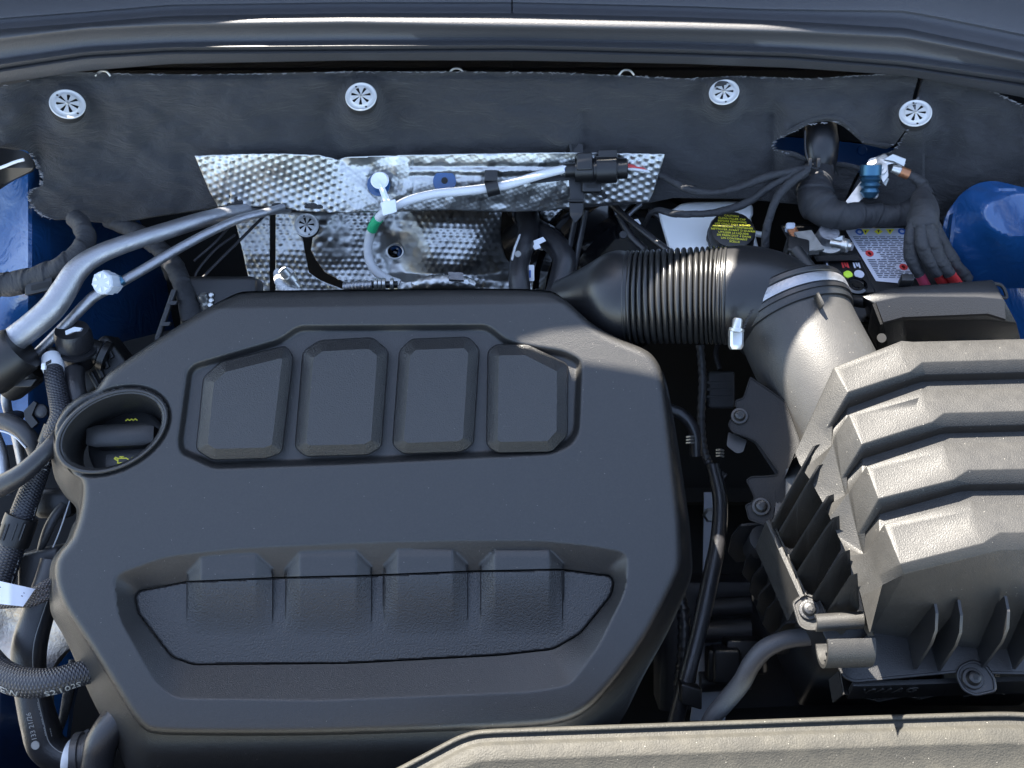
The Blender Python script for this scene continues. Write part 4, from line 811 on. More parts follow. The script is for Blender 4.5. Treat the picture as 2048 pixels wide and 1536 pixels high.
# ================================================================== WIRING, PIPES AND HOSES
def tube(name, pts, m, parent=None, seg=18, per=8, ang=50, **k):
    P, r = path(pts, per); v = sweep(P, r, seg); o = mk(name, v, M[m], parent, ang, **k); return o, P, r
def wrapped(name, pts, parent=None, seg=18, per=10, lap=9, amp=.11, m='tape', **k):   # cloth-taped loom with real laps
    P, r = path(pts, per); s = np.r_[0, np.cumsum(np.linalg.norm(np.diff(P, axis=0), axis=1))]
    n = int(len(P) * 2.5); si = np.linspace(0, s[-1], n); P2 = np.stack([np.interp(si, s, P[:, j]) for j in range(3)], 1); r2 = np.interp(si, s, r)
    V, F, uv = sweep(P2, r2, seg); th_ = uv[:, 0] * 2 * np.pi; L = uv[:, 1]; rr = np.repeat(r2, seg)
    ph = (L / (lap / 1000. * 2) + th_ / (2 * np.pi)) % 1; d = amp * (ph - .5) + .04 * np.sin(L * 210 + 3 * th_) + .03 * np.sin(L * 90 - 2 * th_)
    C = np.repeat(P2, seg, 0); V = C + (V - C) * (1 + d)[:, None]
    return mk(name, (V, F, uv), M[m], parent, 60, **k)
def ringon(name, P, r, i, w_, t, m, parent, seg=28):
    a = (P[min(i + 1, len(P) - 1)] - P[max(i - 1, 0)]); a /= np.linalg.norm(a); q = r[i]
    return mk(name, lathe(P[i], a, [(q * .96, -w_), (q + t, -w_), (q + t * 1.15, -w_ * .8), (q + t * 1.15, w_ * .8), (q + t, w_), (q * .96, w_)], seg), M[m], parent)
# ---- right: boot, thick loom, fan of cables, thin wires
bt = thing('cable_boot', 'gloss black moulded cable boot arching through the blue bulkhead cut-out', 'cable boot', W(1643, 330, 1.14))
P, r = path([(1640,232,1.20,30),(1640,252,1.165,34),(1643,280,1.145,35),(1643,310,1.142,33),(1640,342,1.15,30)], 8)
mk('boot_shell', sweep(P, r, 36, True, .8)[:2], M['duct'], bt)
mk('boot_seam', sweep(spline([W(x, y, d) for x, y, d in [(1610,262,1.13),(1611,300,1.125),(1618,322,1.122),(1626,330,1.12)]], 6), .0012, 8)[:2], M['duct'], bt)
for x in (1620, 1637): mk('latch', obox(W(x, 326, 1.118), RT * .0016, UP * .0045, FW * .002, .2), M['duct'], bt)
mk('latch_bar', sweep(spline([W(x, y, 1.118) for x, y in [(1618,320),(1622,334),(1632,337),(1639,332),(1640,322)]], 4), .0011, 8)[:2], M['duct'], bt)
wrapped('wiring_loom', [(1640,332,1.15,29),(1630,370,1.135,34),(1632,400,1.125,37),(1655,425,1.115,34),(1690,432,1.11,28),(1730,430,1.115,24),(1775,432,1.118,23),(1815,425,1.12,24),(1850,412,1.12,24)], None, 28, 12, 10,
        label='thick cloth-taped wiring loom curving out of the black boot behind the battery', cat='wiring loom', group='cloth-taped wiring looms')
wrapped('wiring_loom', [(1843,392,1.09,20),(1848,420,1.075,28),(1846,445,1.07,30),(1842,462,1.07,26)], None, 28, 10, 14, .02,
        label='short fat taped loom end gathering the battery cables left of the strut tower', cat='wiring loom', group='cloth-taped wiring looms')
fan = [([(1828,440,1.068,12),(1822,480,1.07,14),(1824,520,1.075,13),(1840,550,1.08,11)], 'pink', 'leftmost battery cable of the fan, with a pink end'),
       ([(1842,450,1.062,13),(1846,490,1.063,15),(1862,525,1.068,13),(1876,548,1.074,12)], 'lime', 'battery cable of the fan with a red and green striped end'),
       ([(1856,450,1.06,13),(1868,490,1.062,15),(1880,520,1.066,13),(1900,548,1.072,12)], 'red', 'battery cable of the fan with a plain red end'),
       ([(1866,445,1.07,12),(1886,490,1.075,14),(1906,525,1.08,14),(1935,560,1.09,13)], None, 'rightmost battery cable of the fan, taped black to its end')]
for pts, c, lb in fan:
    t = thing('battery_cable', lb, 'cable', W(pts[-1][0], pts[-1][1], 1.1), 'battery cables fanning down to the fuse box')
    wrapped('taped_sleeve', pts, t, 18, 10, 10)
    if c:
        a, b = A(pts[-1]), A(pts[-2]); e = (a - b) * A([1, 1, 1, 0]); e[:3] /= np.linalg.norm(e[:2])
        q0 = a - e * 8; q1 = a + e * 26; q0[3] = q1[3] = a[3] * .9; q1[2] += .012
        P, r = path([tuple(q0), tuple((q0 + q1) / 2), tuple(q1)], 5); mk('coloured_end', sweep(P, r, 20)[:2], M['red' if c == 'lime' else c], t)
        if c == 'lime':
            q0[:2] += A([4, -2]); q1[:2] += A([4, -2]); q0[3] = q1[3] = 4.2; q0[2] -= .0045; q1[2] -= .0045; q0[3] = q1[3] = 3.6
            P, r = path([tuple(q0), tuple((q0 + q1) / 2), tuple(q1)], 5); mk('green_stripe', sweep(P, r, 12)[:2], M['lime'], t)
tb = thing('thin_wire', 'thin taped wire running from the sensor plug across to the boot', 'wire', W(1450, 380, 1.13), 'thin taped wires left of the boot')
wrapped('taped_wire', [(1312,345,1.148,6),(1345,362,1.135,7),(1380,380,1.128,8),(1430,385,1.122,7),(1480,374,1.118,7),(1530,355,1.115,8),(1580,343,1.115,8),(1618,338,1.118,9)], tb, 12, 10, 7)
tb = thing('thin_wire', 'thin taped wire drooping in front of the white reservoir', 'wire', W(1450, 420, 1.13), 'thin taped wires left of the boot')
wrapped('taped_wire', [(1290,450,1.19,4),(1300,428,1.165,5),(1318,420,1.15,6),(1345,427,1.14,7),(1400,428,1.135,7),(1450,421,1.13,8),(1500,402,1.125,8),(1545,370,1.118,8),(1590,348,1.115,9),(1614,340,1.118,9)], tb, 12, 10, 7)
tb = thing('thin_wire', 'taped wire dropping steeply beside the reservoir cap towards the battery', 'wire', W(1535, 450, 1.13), 'thin taped wires left of the boot')
wrapped('taped_wire', [(1612,344,1.112,9),(1585,362,1.11,9),(1558,390,1.11,9),(1542,425,1.112,8),(1533,460,1.115,8),(1530,490,1.12,8),(1532,520,1.13,8)], tb, 12, 10, 7)
# ---- earth clamp
ec = thing('earth_clamp', 'bright zinc earth clamp with a blue anodised bolt beside the felt split', 'earth clamp', W(1755, 360, 1.12))
gp = Pl(W(1755, 350, 1.115), -FW * .9 + UP * .35 - RT * .25)
mk('bracket', slabr([(1738,318),(1760,312),(1772,340),(1760,368),(1700,418),(1690,405),(1722,362)], 4, gp, [(0, -.002), (0, .001)]), M['zinc'], ec)
mk('clamp_jaw', fillet_mesh(*slabr([(1752,315),(1770,306),(1782,318),(1806,316),(1812,328),(1800,333),(1790,327),(1776,330),(1778,352),(1766,368),(1760,352),(1752,336)], 3, gp, [(0, .001), (0, .010), (1, .011)]), .0008), M['zinc'], ec)
mk('jaw_fold', plate([gp(1768,318,.012), gp(1786,308,.016), gp(1812,318,.013), gp(1808,332,.011), gp(1788,322,.013)], .002), M['zinc'], ec)
mk('stud', lathe(gp(1759, 339, .011), gp.n, [(0, 0), (.0075, 0), (.0075, .003), (.0042, .0032), (.0042, .006), (0, .0065)], 18), M['zinc'], ec)
mk('blue_bolt', lathe(W(1741, 350, 1.10), A([.02, -.62, -.75]) + UP * -.2, [(0, -.01), (.0105, -.01), (.0105, .0), (.0085, .002), (.0108, .004), (.0082, .007), (.0104, .010), (.0078, .013), (.0095, .0165), (.006, .022), (0, .024)], 22), M['bluebolt'], ec)
mk('jaw_tail', plate([gp(1766,352,.006), gp(1778,358,.006), gp(1772,372,.004), gp(1764,366,.004)], .003), M['zinc'], ec)
mk('small_hook', sweep(spline([gp(x, y, .003) for x, y in [(1750,378),(1754,390),(1750,395),(1746,390)]], 4), .0016, 8)[:2], M['zinc'], ec)
cw = thing('earth_cable', 'black earth cable with crimped copper lug leading from the clamp to the loom', 'cable', W(1820, 370, 1.11))
tube('lug_barrel', [(1784,337,1.098,8),(1800,342,1.097,10),(1803,343,1.097,10)], 'zinc', cw, 16, 4); tube('crimp', [(1800,342,1.096,11),(1817,349,1.096,11)], 'copper', cw, 16, 4)
wrapped('taped_cable', [(1815,349,1.097,8),(1832,357,1.098,10),(1846,372,1.098,14),(1850,392,1.095,17)], cw, 16, 8, 7)
# ---- sensor on the foil
ss = thing('wire_connector', 'black plug connector on a bracket clipped over the upper foil shield', 'connector', W(1170, 350, 1.15))
kp = Pl(W(1170, 345, 1.142), -FW)
mk('bracket_plate', fillet_mesh(*slabr([(1130,286),(1166,286),(1170,330),(1168,420),(1150,440),(1140,425),(1138,360),(1060,368),(1058,352),(1120,346)], 3, kp, [(0, -.012), (0, -.002), (1, -.001)]), .0008), M['matte'], ss)
mk('bracket_fin', plate([kp(1118,292,-.012), kp(1140,288,.006), kp(1150,345,.006), kp(1128,340,-.012)], .003), M['matte'], ss)
mk('foot_clip', fillet_mesh(*slabr([(1138,405),(1167,405),(1166,430),(1150,448),(1140,432)], 2, kp, [(0, -.02), (0, .003), (1, .004)]), .0008), M['matte'], ss)
mk('clip_bar', obox(kp(1152,402,.004), RT * .0085, UP * .0012, FW * .002, .2), M['box'], ss)
mk('side_latch', fillet_mesh(*obox(kp(1183,371,.0), RT * .010, UP * .0075, FW * .006), .001), M['matte'], ss)
mk('latch_slot', obox(kp(1184,372,.0064), RT * .006, UP * .0015, FW * .0005, .1), M['dark'], ss)
ca = A([.99, -.02, .06]); cx = kp(1150, 340, .010)
mk('socket', lathe(cx, ca, [(0, -.010), (.0075, -.010), (.0075, 0), (.0125, 0), (.0125, .018), (.0115, .019), (.0115, .022), (.0145, .022), (.0145, .042), (.0135, .043), (.0105, .043), (.0105, .053), (.009, .054), (0, .054)], 32), M['matte'], ss, 30)
for a in (-.2, .25, .7): mk('plug_ridge', obox(cx + ca * .031 + UP * math.sin(a + .6) * .0146 - FW * math.cos(a + .6) * .0146, ca * .010, UP * .0006, FW * .0006, .1), M['matte'], ss)
mk('plug_latch', fillet_mesh(*obox(cx + ca * .033 + UP * .013 - FW * .004, ca * .010, UP * .005, FW * .006), .001), M['matte'], ss)
mk('plug_band', fillet_mesh(*obox(cx + ca * .009 + UP * .006 - FW * .006, ca * .008, UP * .009, FW * .008), .001), M['matte'], ss)
rw = thing('thin_wire', 'short pair of red and white wires at the plug connector', 'wire', W(1280, 340, 1.13))
tube('red_wire', [(1240,332,1.135,3),(1262,334,1.134,3),(1308,343,1.145,3)], 'red', rw, 8, 6); tube('white_wire', [(1240,338,1.134,3),(1270,339,1.134,3),(1312,346,1.145,3)], 'cable', rw, 8, 6); tube('red_wire', [(1240,328,1.137,2.2),(1262,331,1.137,2.2),(1300,340,1.147,2.2)], 'red', rw, 8, 6)
wc = thing('grey_cable', 'pale grey cable with green tape running along the foil shield', 'cable', W(900, 400, 1.15))
tube('sheath', [(1128,338,1.128,8.5),(1080,350,1.128,9),(1020,368,1.129,9),(985,375,1.129,9),(930,382,1.130,9),(870,388,1.131,9),(820,400,1.134,9),(788,414,1.14,9),(765,428,1.152,9),(750,447,1.165,9),(740,470,1.18,9),(736,505,1.19,9),(748,538,1.195,9),(775,558,1.2,9),(800,566,1.2,8)], 'cable', wc, 18, 12)
tube('blue_core', [(1126,340,1.127,3.5),(1140,338,1.128,3.5)], 'signblue', wc, 10, 3); tube('white_core', [(1124,335,1.127,4),(1140,334,1.128,4)], 'white', wc, 10, 3)
tube('green_tape', [(757,437,1.158,10.5),(749,448,1.165,10.5),(744,459,1.172,10.5)], 'green', wc, 18, 5)
wk = thing('cable_holder', 'translucent white plastic push-in holder gripping the grey cable', 'cable holder', W(768, 390, 1.15))
hp = Pl(W(768, 390, 1.135), -FW)
mk('holder_head', lathe(hp(760, 362, .0), -FW + UP * .2, [(0, 0), (.009, 0), (.0095, .002), (.008, .004), (.006, .0035), (0, .003)], 24), M['white'], wk)
mk('holder_arm', fillet_mesh(*slab([(754,368),(766,366),(781,402),(768,406)], hp, [(0, -.002), (0, .002)]), .0006), M['white'], wk)
mk('arm_rib', plate([hp(758,368,.004), hp(762,367,.004), hp(776,403,.004), hp(772,404,.004)], .004), M['white'], wk)
mk('holder_block', fillet_mesh(*slab([(761,405),(791,398),(794,424),(766,432)], hp, [(0, -.008), (0, .010)]), .001), M['white'], wk)
bkp = thing('cable_clip', 'black C-shaped clip around the middle of the grey cable', 'cable clip', W(983, 368, 1.13))
cP, cR = path([(972,378,1.129,9),(998,371,1.129,9)], 4); cax = cP[-1] - cP[0]; cax /= np.linalg.norm(cax); xx, yy, zz = basis(cax, -FW)
aa = np.linspace(R(-60), R(205), 22); ri_, ro_ = .0052, .0088
prf = [(math.cos(a) * ro_, math.sin(a) * ro_) for a in aa] + [(math.cos(a) * ri_, math.sin(a) * ri_) for a in aa[::-1]]
mk('clip_body', loft([A([cP[0] + xx * c + yy * s + zz * k for c, s in prf]) for k in (0., .013)]), M['matte'], bkp)
mk('clip_tab', fillet_mesh(*obox(W(982, 352, 1.124), RT * .0066, UP * .0055, FW * .0035), .001), M['matte'], bkp)
# ---- heater hoses at the bulkhead
hh = thing('heater_hose', 'front black heater hose with a white paint dot, entering the bulkhead', 'heater hose', W(1045, 500, 1.2), 'heater hoses at the bulkhead')
_, P, r = tube('hose', [(1052,424,1.235,24),(1056,440,1.215,24),(1058,460,1.195,21),(1050,488,1.175,20),(1040,520,1.165,20),(1038,555,1.155,21),(1042,600,1.15,22)], 'hose', hh, 24)
mk('stripe', sweep(np.array([W(x, y, d) for x, y, d in [(1040,470,1.172),(1030,495,1.153),(1024,520,1.145)]]), .0012, 6)[:2], M['cable'], hh)
mk('paint_dot', lathe(W(1036, 508, 1.1435), -FW - RT * .2, [(0, 0), (.0035, 0), (.003, .0006), (0, .0008)], 14), M['hoseprint'], hh)
mk('hose_collar', lathe(P[2], P[4] - P[0], [(.011, -.006), (.0165, -.006), (.0165, .003), (.015, .005), (.011, .005)], 28), M['hose'], hh)
hh = thing('heater_hose', 'rear black heater hose bending behind, held by a white spring clamp', 'heater hose', W(1110, 500, 1.2), 'heater hoses at the bulkhead')
_, P, r = tube('hose', [(1030,480,1.27,30),(1062,462,1.225,26),(1085,470,1.205,25),(1112,490,1.19,24),(1128,518,1.18,24),(1124,550,1.175,24),(1112,600,1.17,25)], 'hose', hh, 28)
cb = mk('spring_clamp', lathe(W(1090,474,1.2035), A([.72, -.1, -.45]), [(.0135, -.003), (.0150, -.003), (.0150, .003), (.0135, .003)], 32), M['white'], hh)
mk('clamp_ear', plate([W(1062,484,1.172), W(1086,474,1.172), W(1092,482,1.172), W(1068,494,1.172)], .004), M['white'], cb); mk('clamp_ear', plate([W(1064,492,1.170), W(1078,488,1.170), W(1082,496,1.170), W(1070,500,1.170)], .004), M['white'], cb)
mk('hose_end', lathe(W(1050, 430, 1.25), A([-.1, -.8, -.6]), [(.012, -.03), (.021, -.03), (.021, 0), (.018, .003), (.012, .003)], 28), M['hose'], hh)
lb = thing('wire_tag', 'small white tag with blue print hanging between both heater hoses', 'tag', W(1057, 548, 1.16))
mk('tag_face', obox(W(1058, 546, 1.158), RT * .0055, UP * .0085, FW * .0006, .1), M['white'], lb); mk('tag_print', obox(W(1058, 548, 1.1568), RT * .002, UP * .004, FW * .0003, .1), M['signblue'], lb)
mk('tag_string', sweep(np.array([W(1057,538,1.158), W(1058,528,1.17), W(1060,520,1.19)]), .0006, 6)[:2], M['cable'], lb)
for pts, lbl in (([(1150,440,1.17,6),(1140,490,1.18,6),(1128,560,1.185,6),(1125,600,1.19,6)], 'thin black line left of a pair crossing the dotted foil'), ([(1172,420,1.17,6),(1160,480,1.18,6),(1145,555,1.185,6),(1140,600,1.19,6)], 'thin black line right of a pair crossing the dotted foil')):
    tube('vacuum_line', pts, 'hose', None, 12, 8, label=lbl, cat='hose', group='thin black lines across the foil')
# ---- behind the cover: exhaust sensor sleeve and foil sleeve
sv_ = thing('braided_sensor_sleeve', 'white braided sensor sleeve with a steel fitting behind the cover', 'sensor lead', W(570, 570, 1.16))
P, r = path([(556,545,1.18,9),(560,565,1.165,10),(575,582,1.16,10),(600,588,1.158,9)], 10); q = np.arange(len(P)); mk('sleeve', sweep(P, r * (1 + .10 * np.sin(q * 2.2)), 16)[:2], M['cable'], sv_)
mk('fitting', lathe(W(580, 558, 1.16), A([.5, -.3, -.7]), [(0, -.012), (.005, -.012), (.005, -.004), (.0075, -.003), (.0075, .004), (.005, .005), (.005, .012), (0, .012)], 18), M['zinc'], sv_)
mk('loop', sweep(spline([W(x, y, 1.165) for x, y in [(560,546),(568,538),(580,541),(584,552)]], 5), .0022, 8)[:2], M['cable'], sv_)
sv_ = thing('corrugated_sleeve', 'silver corrugated heat sleeve with a dark joint, just behind the cover edge', 'heat sleeve', W(760, 572, 1.14))
P, r = path([(688,574,1.15,9),(715,571,1.147,9),(745,570,1.145,9)], 16); q = np.arange(len(P)); mk('corrugation', sweep(P, r * (1 + .08 * np.sin(q * 1.7)), 18)[:2], M['alu'], sv_)
for k, x in enumerate((752, 760, 768, 784)): mk('steel_ring', lathe(W(x, 568, 1.143), RT, [(0, -.0015), (.0062, -.0015), (.0062, .0015), (0, .0015)], 18), M['zinc'], sv_)
tube('joint', [(745,570,1.146,7),(795,569,1.146,7)], 'matte', sv_, 14, 4)
sv_ = thing('foil_sleeve', 'crumpled silver foil wrapped sleeve lying behind the cover edge', 'heat sleeve', W(890, 565, 1.14))
P, r = path([(825,570,1.15,9),(850,566,1.147,13),(885,564,1.145,15),(920,564,1.145,14),(950,572,1.147,10)], 12); V_, F_, _ = sweep(P, r, 26)
C_ = np.repeat(P, 26, 0); V_ = C_ + (V_ - C_) * (1 + .14 * rng.uniform(-1, 1, len(V_)))[:, None]; mk('wrap', (V_, F_), M['foil'], sv_, 180)
mk('bracket', plate([W(896,545,1.135), W(926,547,1.135), W(928,562,1.13), W(898,560,1.13)], .003), M['alu'], sv_)

# ================================================================== LEFT SIDE
wp = thing('coolant_pipe', 'thick silver metal pipe bending down the left side of the bay', 'metal pipe', W(150, 560, 1.1))
_, P, r = tube('pipe', [(610,408,1.25,14),(530,417,1.190,14.5),(430,433,1.135,15.5),(322,465,1.10,17),(236,493,1.08,18),(185,516,1.072,20),(152,543,1.068,23),(129,579,1.065,25),(103,616,1.062,26),(61,654,1.06,26),(0,700,1.06,26),(-60,744,1.06,26)], 'alu', wp, 32, 12)
tp = thing('refrigerant_pipe', 'thin silver metal pipe with a pale ribbed service cap', 'metal pipe', W(200, 620, 1.1))
tube('pipe', [(566,414,1.16,7),(530,425,1.14,8),(480,438,1.125,8.5),(430,459,1.11,9),(365,493,1.10,9.5),(300,531,1.09,10),(236,568,1.08,10),(193,590,1.078,11),(172,608,1.078,11),(141,640,1.08,10.5),(98,683,1.083,10),(63,719,1.088,10),(30,758,1.095,10)], 'alu', tp, 24, 12)
cn = A([-.25, -.62, .80]); cp_ = W(214, 566, 1.062)
cx_ = mk('service_cap', lathe(cp_, cn, [(0, -.012), (.0095, -.012), (.0098, -.004), (.0112, -.003), (.0112, .007), (.0102, .0085), (.0095, .0085), (0, .0088)], 42, lambda t: 1 + .09 * (np.cos(7 * t) > .75)), M['cap'], tp, 30)
x_, y_, z_ = basis(cn)
for k in range(7):
    a = k * 2 * math.pi / 7 + .3; e = x_ * math.cos(a) + y_ * math.sin(a); f = np.cross(z_, e)
    mk('cap_pocket', loft([A([cp_ + z_ * q + e * u_ + f * v_ for u_, v_ in ((.0040, 0), (.0088, .0024), (.0088, -.0024))]) for q in (.0080, .0092)]), M['cable'], cx_)
mk('paint_mark', sweep(np.array([W(237,565,1.071), W(247,559,1.072)]), .0050, 12)[:2], M['bluebolt'], tp)
wrapped('wiring_loom', [(-40,570,1.09,24),(20,568,1.09,24),(70,556,1.09,23),(120,535,1.09,22),(155,510,1.095,21),(172,480,1.105,20),(165,455,1.115,19),(150,436,1.13,18)], None, 24, 12, 11,
        label='grey taped wiring loom crossing the blue inner wing at far left', cat='wiring loom', group='cloth-taped wiring looms')
lc = thing('loom_clip', 'small black plastic loom clip with a slot under the left wiring loom', 'clip', W(80, 573, 1.09))
mk('clip_frame', fillet_mesh(*obox(W(80, 572, 1.085), RT * .0135 + UP * .003, UP * .007, FW * .004), .001), M['matte'], lc); mk('clip_slot', obox(W(81, 572, 1.0808), RT * .009 + UP * .002, UP * .0028, FW * .0004, .1), M['dark'], lc)
wrapped('wiring_loom', [(215,440,1.19,16),(270,462,1.18,17),(320,500,1.17,18),(352,540,1.16,19),(372,590,1.15,20),(384,640,1.15,20)], None, 20, 10, 12,
        label='dark taped wiring loom passing behind both silver pipes', cat='wiring loom', group='cloth-taped wiring looms')
for pts, lbl in (([(470,440,1.21,2.6),(430,485,1.19,2.6),(388,522,1.18,2.6)], 'straight thin brake line nearest the silver pipe'), ([(470,470,1.2,2.6),(430,500,1.185,2.6),(396,540,1.17,2.6),(390,558,1.165,2.6),(396,582,1.155,3),(404,600,1.15,3)], 'kinked thin brake line ending in a steel fitting'), ([(540,420,1.22,3),(480,480,1.195,3),(420,540,1.17,3),(396,566,1.16,3)], 'long straight thin brake line crossing the foil edge')):
    o = thing('brake_line', lbl, 'brake line', W(pts[-1][0], pts[-1][1], 1.17), 'thin brake lines behind the cover'); tube('line', pts, 'wire', o, 10, 8)
    if len(pts) > 5: mk('fitting', lathe(W(407, 600, 1.15), A([-.2, .4, .8]), [(0, -.012), (.006, -.012), (.006, -.004), (.004, -.003), (.0055, 0), (.0055, .006), (.003, .007), (0, .007)], 14), M['zinc'], o)
ub = thing('abs_block', 'dark hydraulic block with bright screws behind the left cover corner', 'hydraulic block', W(430, 610, 1.16))
mk('block', fillet_mesh(*obox(W(445, 612, 1.17), RT * .04, UP * .03, FW * .02), .002), M['matte'], ub)
for x, y in ((422, 590), (422, 601), (420, 610)): mk('screw', lathe(W(x, y, 1.148), -FW, [(0, 0), (.003, 0), (.002, .001), (0, .001)], 10), M['zinc'], ub)
lr = thing('harness_rail', 'narrow grey harness rail with small hooks left of the cover', 'bracket', W(335, 630, 1.15))
mk('rail', obox(W(332, 630, 1.14), RT * .009 + UP * .026, RT * .0022 - UP * .0008, FW * .003, .1), M['rubber'], lr)
for x, y in ((346, 606), (333, 648)): mk('hook', obox(W(x, y, 1.135), RT * .0045, UP * .002 + RT * .001, FW * .003, .1), M['rubber'], lr)
uk = thing('wing_trim', 'torn dark plastic trim piece at the far left above the blue wing', 'trim', W(25, 325, 1.11))
mk('trim_sheet', sheet(rp([(-60,290),(20,298),(50,302),(68,325),(66,340),(20,362),(-10,382),(-60,385)], 8), 5, lambda X, Y: W(X, Y, 1.105 + .0012 * np.abs(Y - 335) * .3 + .004 * np.sin(X / 14)), .004), M['matte'], uk)
mk('trim_crease', sweep(spline([W(x, y, 1.098) for x, y in [(-30,345),(5,334),(30,324),(48,319)]], 6), .0016, 8)[:2], M['cable'], uk)
# clamp block on the pipes
cb = thing('pipe_clamp', 'round black plastic clamp holding the silver pipes together at far left', 'pipe clamp', W(30, 720, 1.06))
ca_ = A([.62, .35, .30])
mk('clamp_shell', lathe(W(22, 712, 1.06), ca_, [(.012, -.030), (.0235, -.030), (.0245, -.026), (.0245, .010), (.0225, .014), (.013, .014)], 36), M['matte'], cb)
mk('clamp_body', lathe(W(45, 745, 1.08), ca_, [(0, -.024), (.017, -.024), (.019, -.018), (.019, .008), (.015, .012), (0, .012)], 30), M['matte'], cb)
mk('clamp_lever', fillet_mesh(*obox(W(48, 766, 1.07), RT * .012, UP * .004 + RT * .003, FW * .006), .001), M['matte'], cb)
sp = thing('silver_pipe', 'short bent silver pipe below the round clamp at far left', 'metal pipe', W(15, 800, 1.12), 'silver pipes at the far left')
tube('pipe', [(34,762,1.10,9),(20,775,1.10,10),(12,795,1.105,10),(16,822,1.11,9),(26,850,1.12,9),(36,890,1.13,9),(44,930,1.14,9)], 'alu', sp, 20, 8)
mk('pipe_foot', lathe(W(24, 832, 1.10), UP - FW * .5, [(0, -.003), (.011, -.003), (.012, 0), (.008, .002), (0, .002)], 20), M['matte'], sp)
sp = thing('silver_pipe', 'straight silver pipe at the left edge beneath the arched black bracket', 'metal pipe', W(5, 900, 1.15), 'silver pipes at the far left'); tube('pipe', [(-12,860,1.15,10),(2,900,1.15,11),(10,950,1.15,11),(14,990,1.15,11)], 'alu', sp, 18, 6)
ar = thing('arched_bracket', 'dark brown arched bracket bridging the silver pipes at far left', 'bracket', W(20, 860, 1.09))
tube('arch', [(-50,850,1.10,16),(0,842,1.09,17),(40,856,1.085,18),(62,882,1.085,17),(74,915,1.09,14)], 'rubber', ar, 18, 8); mk('arch_rim', sweep(spline([W(x, y, 1.078) for x, y in [(-40,866),(0,862),(30,874),(52,896)]], 6), .0009, 6)[:2], M['cable'], ar)
h1 = thing('coolant_hose', 'black hose with a white ring clamp at its top, left of the filler opening', 'hose', W(105, 780, 1.06), 'black hoses on the left side')
_, P, r = tube('hose', [(104,712,1.085,15),(106,730,1.075,18),(110,760,1.065,19),(118,800,1.06,20),(122,830,1.055,21),(112,856,1.055,20),(100,880,1.06,17)], 'braid', h1, 24, 10)
wcl = ringon('white_clamp', P, r, 9, .0085, .0012, 'white', h1, 36)
mk('clamp_ear', obox(W(88, 733, 1.06), RT * .002, UP * .003, FW * .002, .2), M['white'], wcl); mk('clamp_slot', obox(W(97, 725, 1.0535), RT * .0026 + UP * .0014, UP * .0016, FW * .0004, .1), M['dark'], wcl)
mk('hose_plug', lathe(W(105, 706, 1.085), UP, [(0, -.006), (.0065, -.006), (.0065, .004), (.005, .006), (0, .006)], 18), M['matte'], h1)
h2 = thing('coolant_hose', 'black elbow hose with a pale blue clip behind the filler opening', 'hose', W(165, 720, 1.1), 'black hoses on the left side')
tube('hose', [(150,740,1.085,19),(150,770,1.075,20),(156,800,1.07,19),(160,830,1.07,18),(160,850,1.08,17)], 'hose', h2, 26, 8)
mk('quick_coupling', lathe(W(152, 695, 1.09), A([-.05, -.25, -.9]), [(0, -.022), (.016, -.022), (.018, -.016), (.018, -.004), (.0165, -.002), (.0165, .004), (.0150, .006), (.0150, .018), (.0135, .022), (0, .022)], 30), M['hose'], h2)
mk('coupling_rib', lathe(W(156, 700, 1.088), A([-.05, -.25, -.9]), [(.015, -.0015), (.0182, -.0015), (.0182, .0015), (.015, .0015)], 30), M['hose'], h2)
mk('blue_clip', plate([W(132,662,1.062), W(150,654,1.062), W(165,656,1.062), W(162,662,1.062), W(148,664,1.062), W(133,670,1.062)], .004), M['cap'], h2)
mk('side_port', lathe(W(180, 700, 1.10), A([.8, -.2, -.3]), [(0, -.02), (.012, -.02), (.012, .01), (.015, .012), (.015, .018), (0, .018)], 22), M['matte'], h2)
th_b = thing('thermostat_housing', 'black ribbed plastic housing in shade beside the elbow hose', 'housing', W(205, 720, 1.13))
mk('housing', fillet_mesh(*obox(W(200, 735, 1.13), RT * .024 + UP * .018, UP * .016 - RT * .012, FW * .02), .002), M['matte'], th_b)
for k in range(4): mk('housing_rib', obox(W(190 + 9 * k, 760 - 20 * k, 1.108), RT * .002 + UP * .0012, UP * .008 - RT * .004, FW * .003, .1), M['matte'], th_b)
h3 = thing('braided_hose', 'braided black hose descending left of the cover with white lettering', 'hose', W(60, 1000, 1.05), 'black hoses on the left side')
_, P, r = tube('hose', [(104,868,1.062,17),(92,900,1.06,19),(76,945,1.06,21),(55,1000,1.055,23),(38,1050,1.05,25),(20,1100,1.05,27),(2,1150,1.05,29),(-14,1200,1.05,30)], 'braid', h3, 28, 10)
ringon('white_ring', P, r, 3, .002, .0012, 'white', h3, 36); ringon('hose_band', P, r, 1, .009, .0016, 'matte', h3, 36)
cl_ = ringon('hose_holder', P, r, 42, .014, .003, 'matte', h3, 36)
for k in range(4): mk('holder_rib', obox(P[42] - FW * (r[42] + .003) + RT * (-.012 + .008 * k), RT * .0008, (P[45] - P[39]) * .55, FW * .0012, .1), M['matte'], cl_)
print_on_hose('hose_lettering', 'TUF', P, r, .16, .35, .011, M['hoseprint'], h3, -1)
print_on_hose('hose_lettering', '-- --- ----', P, r, .50, .95, .007, M['hoseprint'], h3, -1); print_on_hose('hose_lettering', '--- -- --', P, r, .80, .85, .009, M['hoseprint'], h3, -1)
h4 = thing('breather_hose', 'smooth curved black hose sweeping across to the filler collar', 'hose', W(50, 940, 1.03), 'black hoses on the left side')
tube('hose', [(-40,985,1.04,24),(0,972,1.035,22),(40,950,1.03,20),(75,920,1.03,18),(108,885,1.035,16),(135,850,1.05,15)], 'hose', h4, 24, 10)
br_ = thing('hose_bracket', 'small angular black bracket with bolt beside the white-ringed hose', 'bracket', W(70, 830, 1.09))
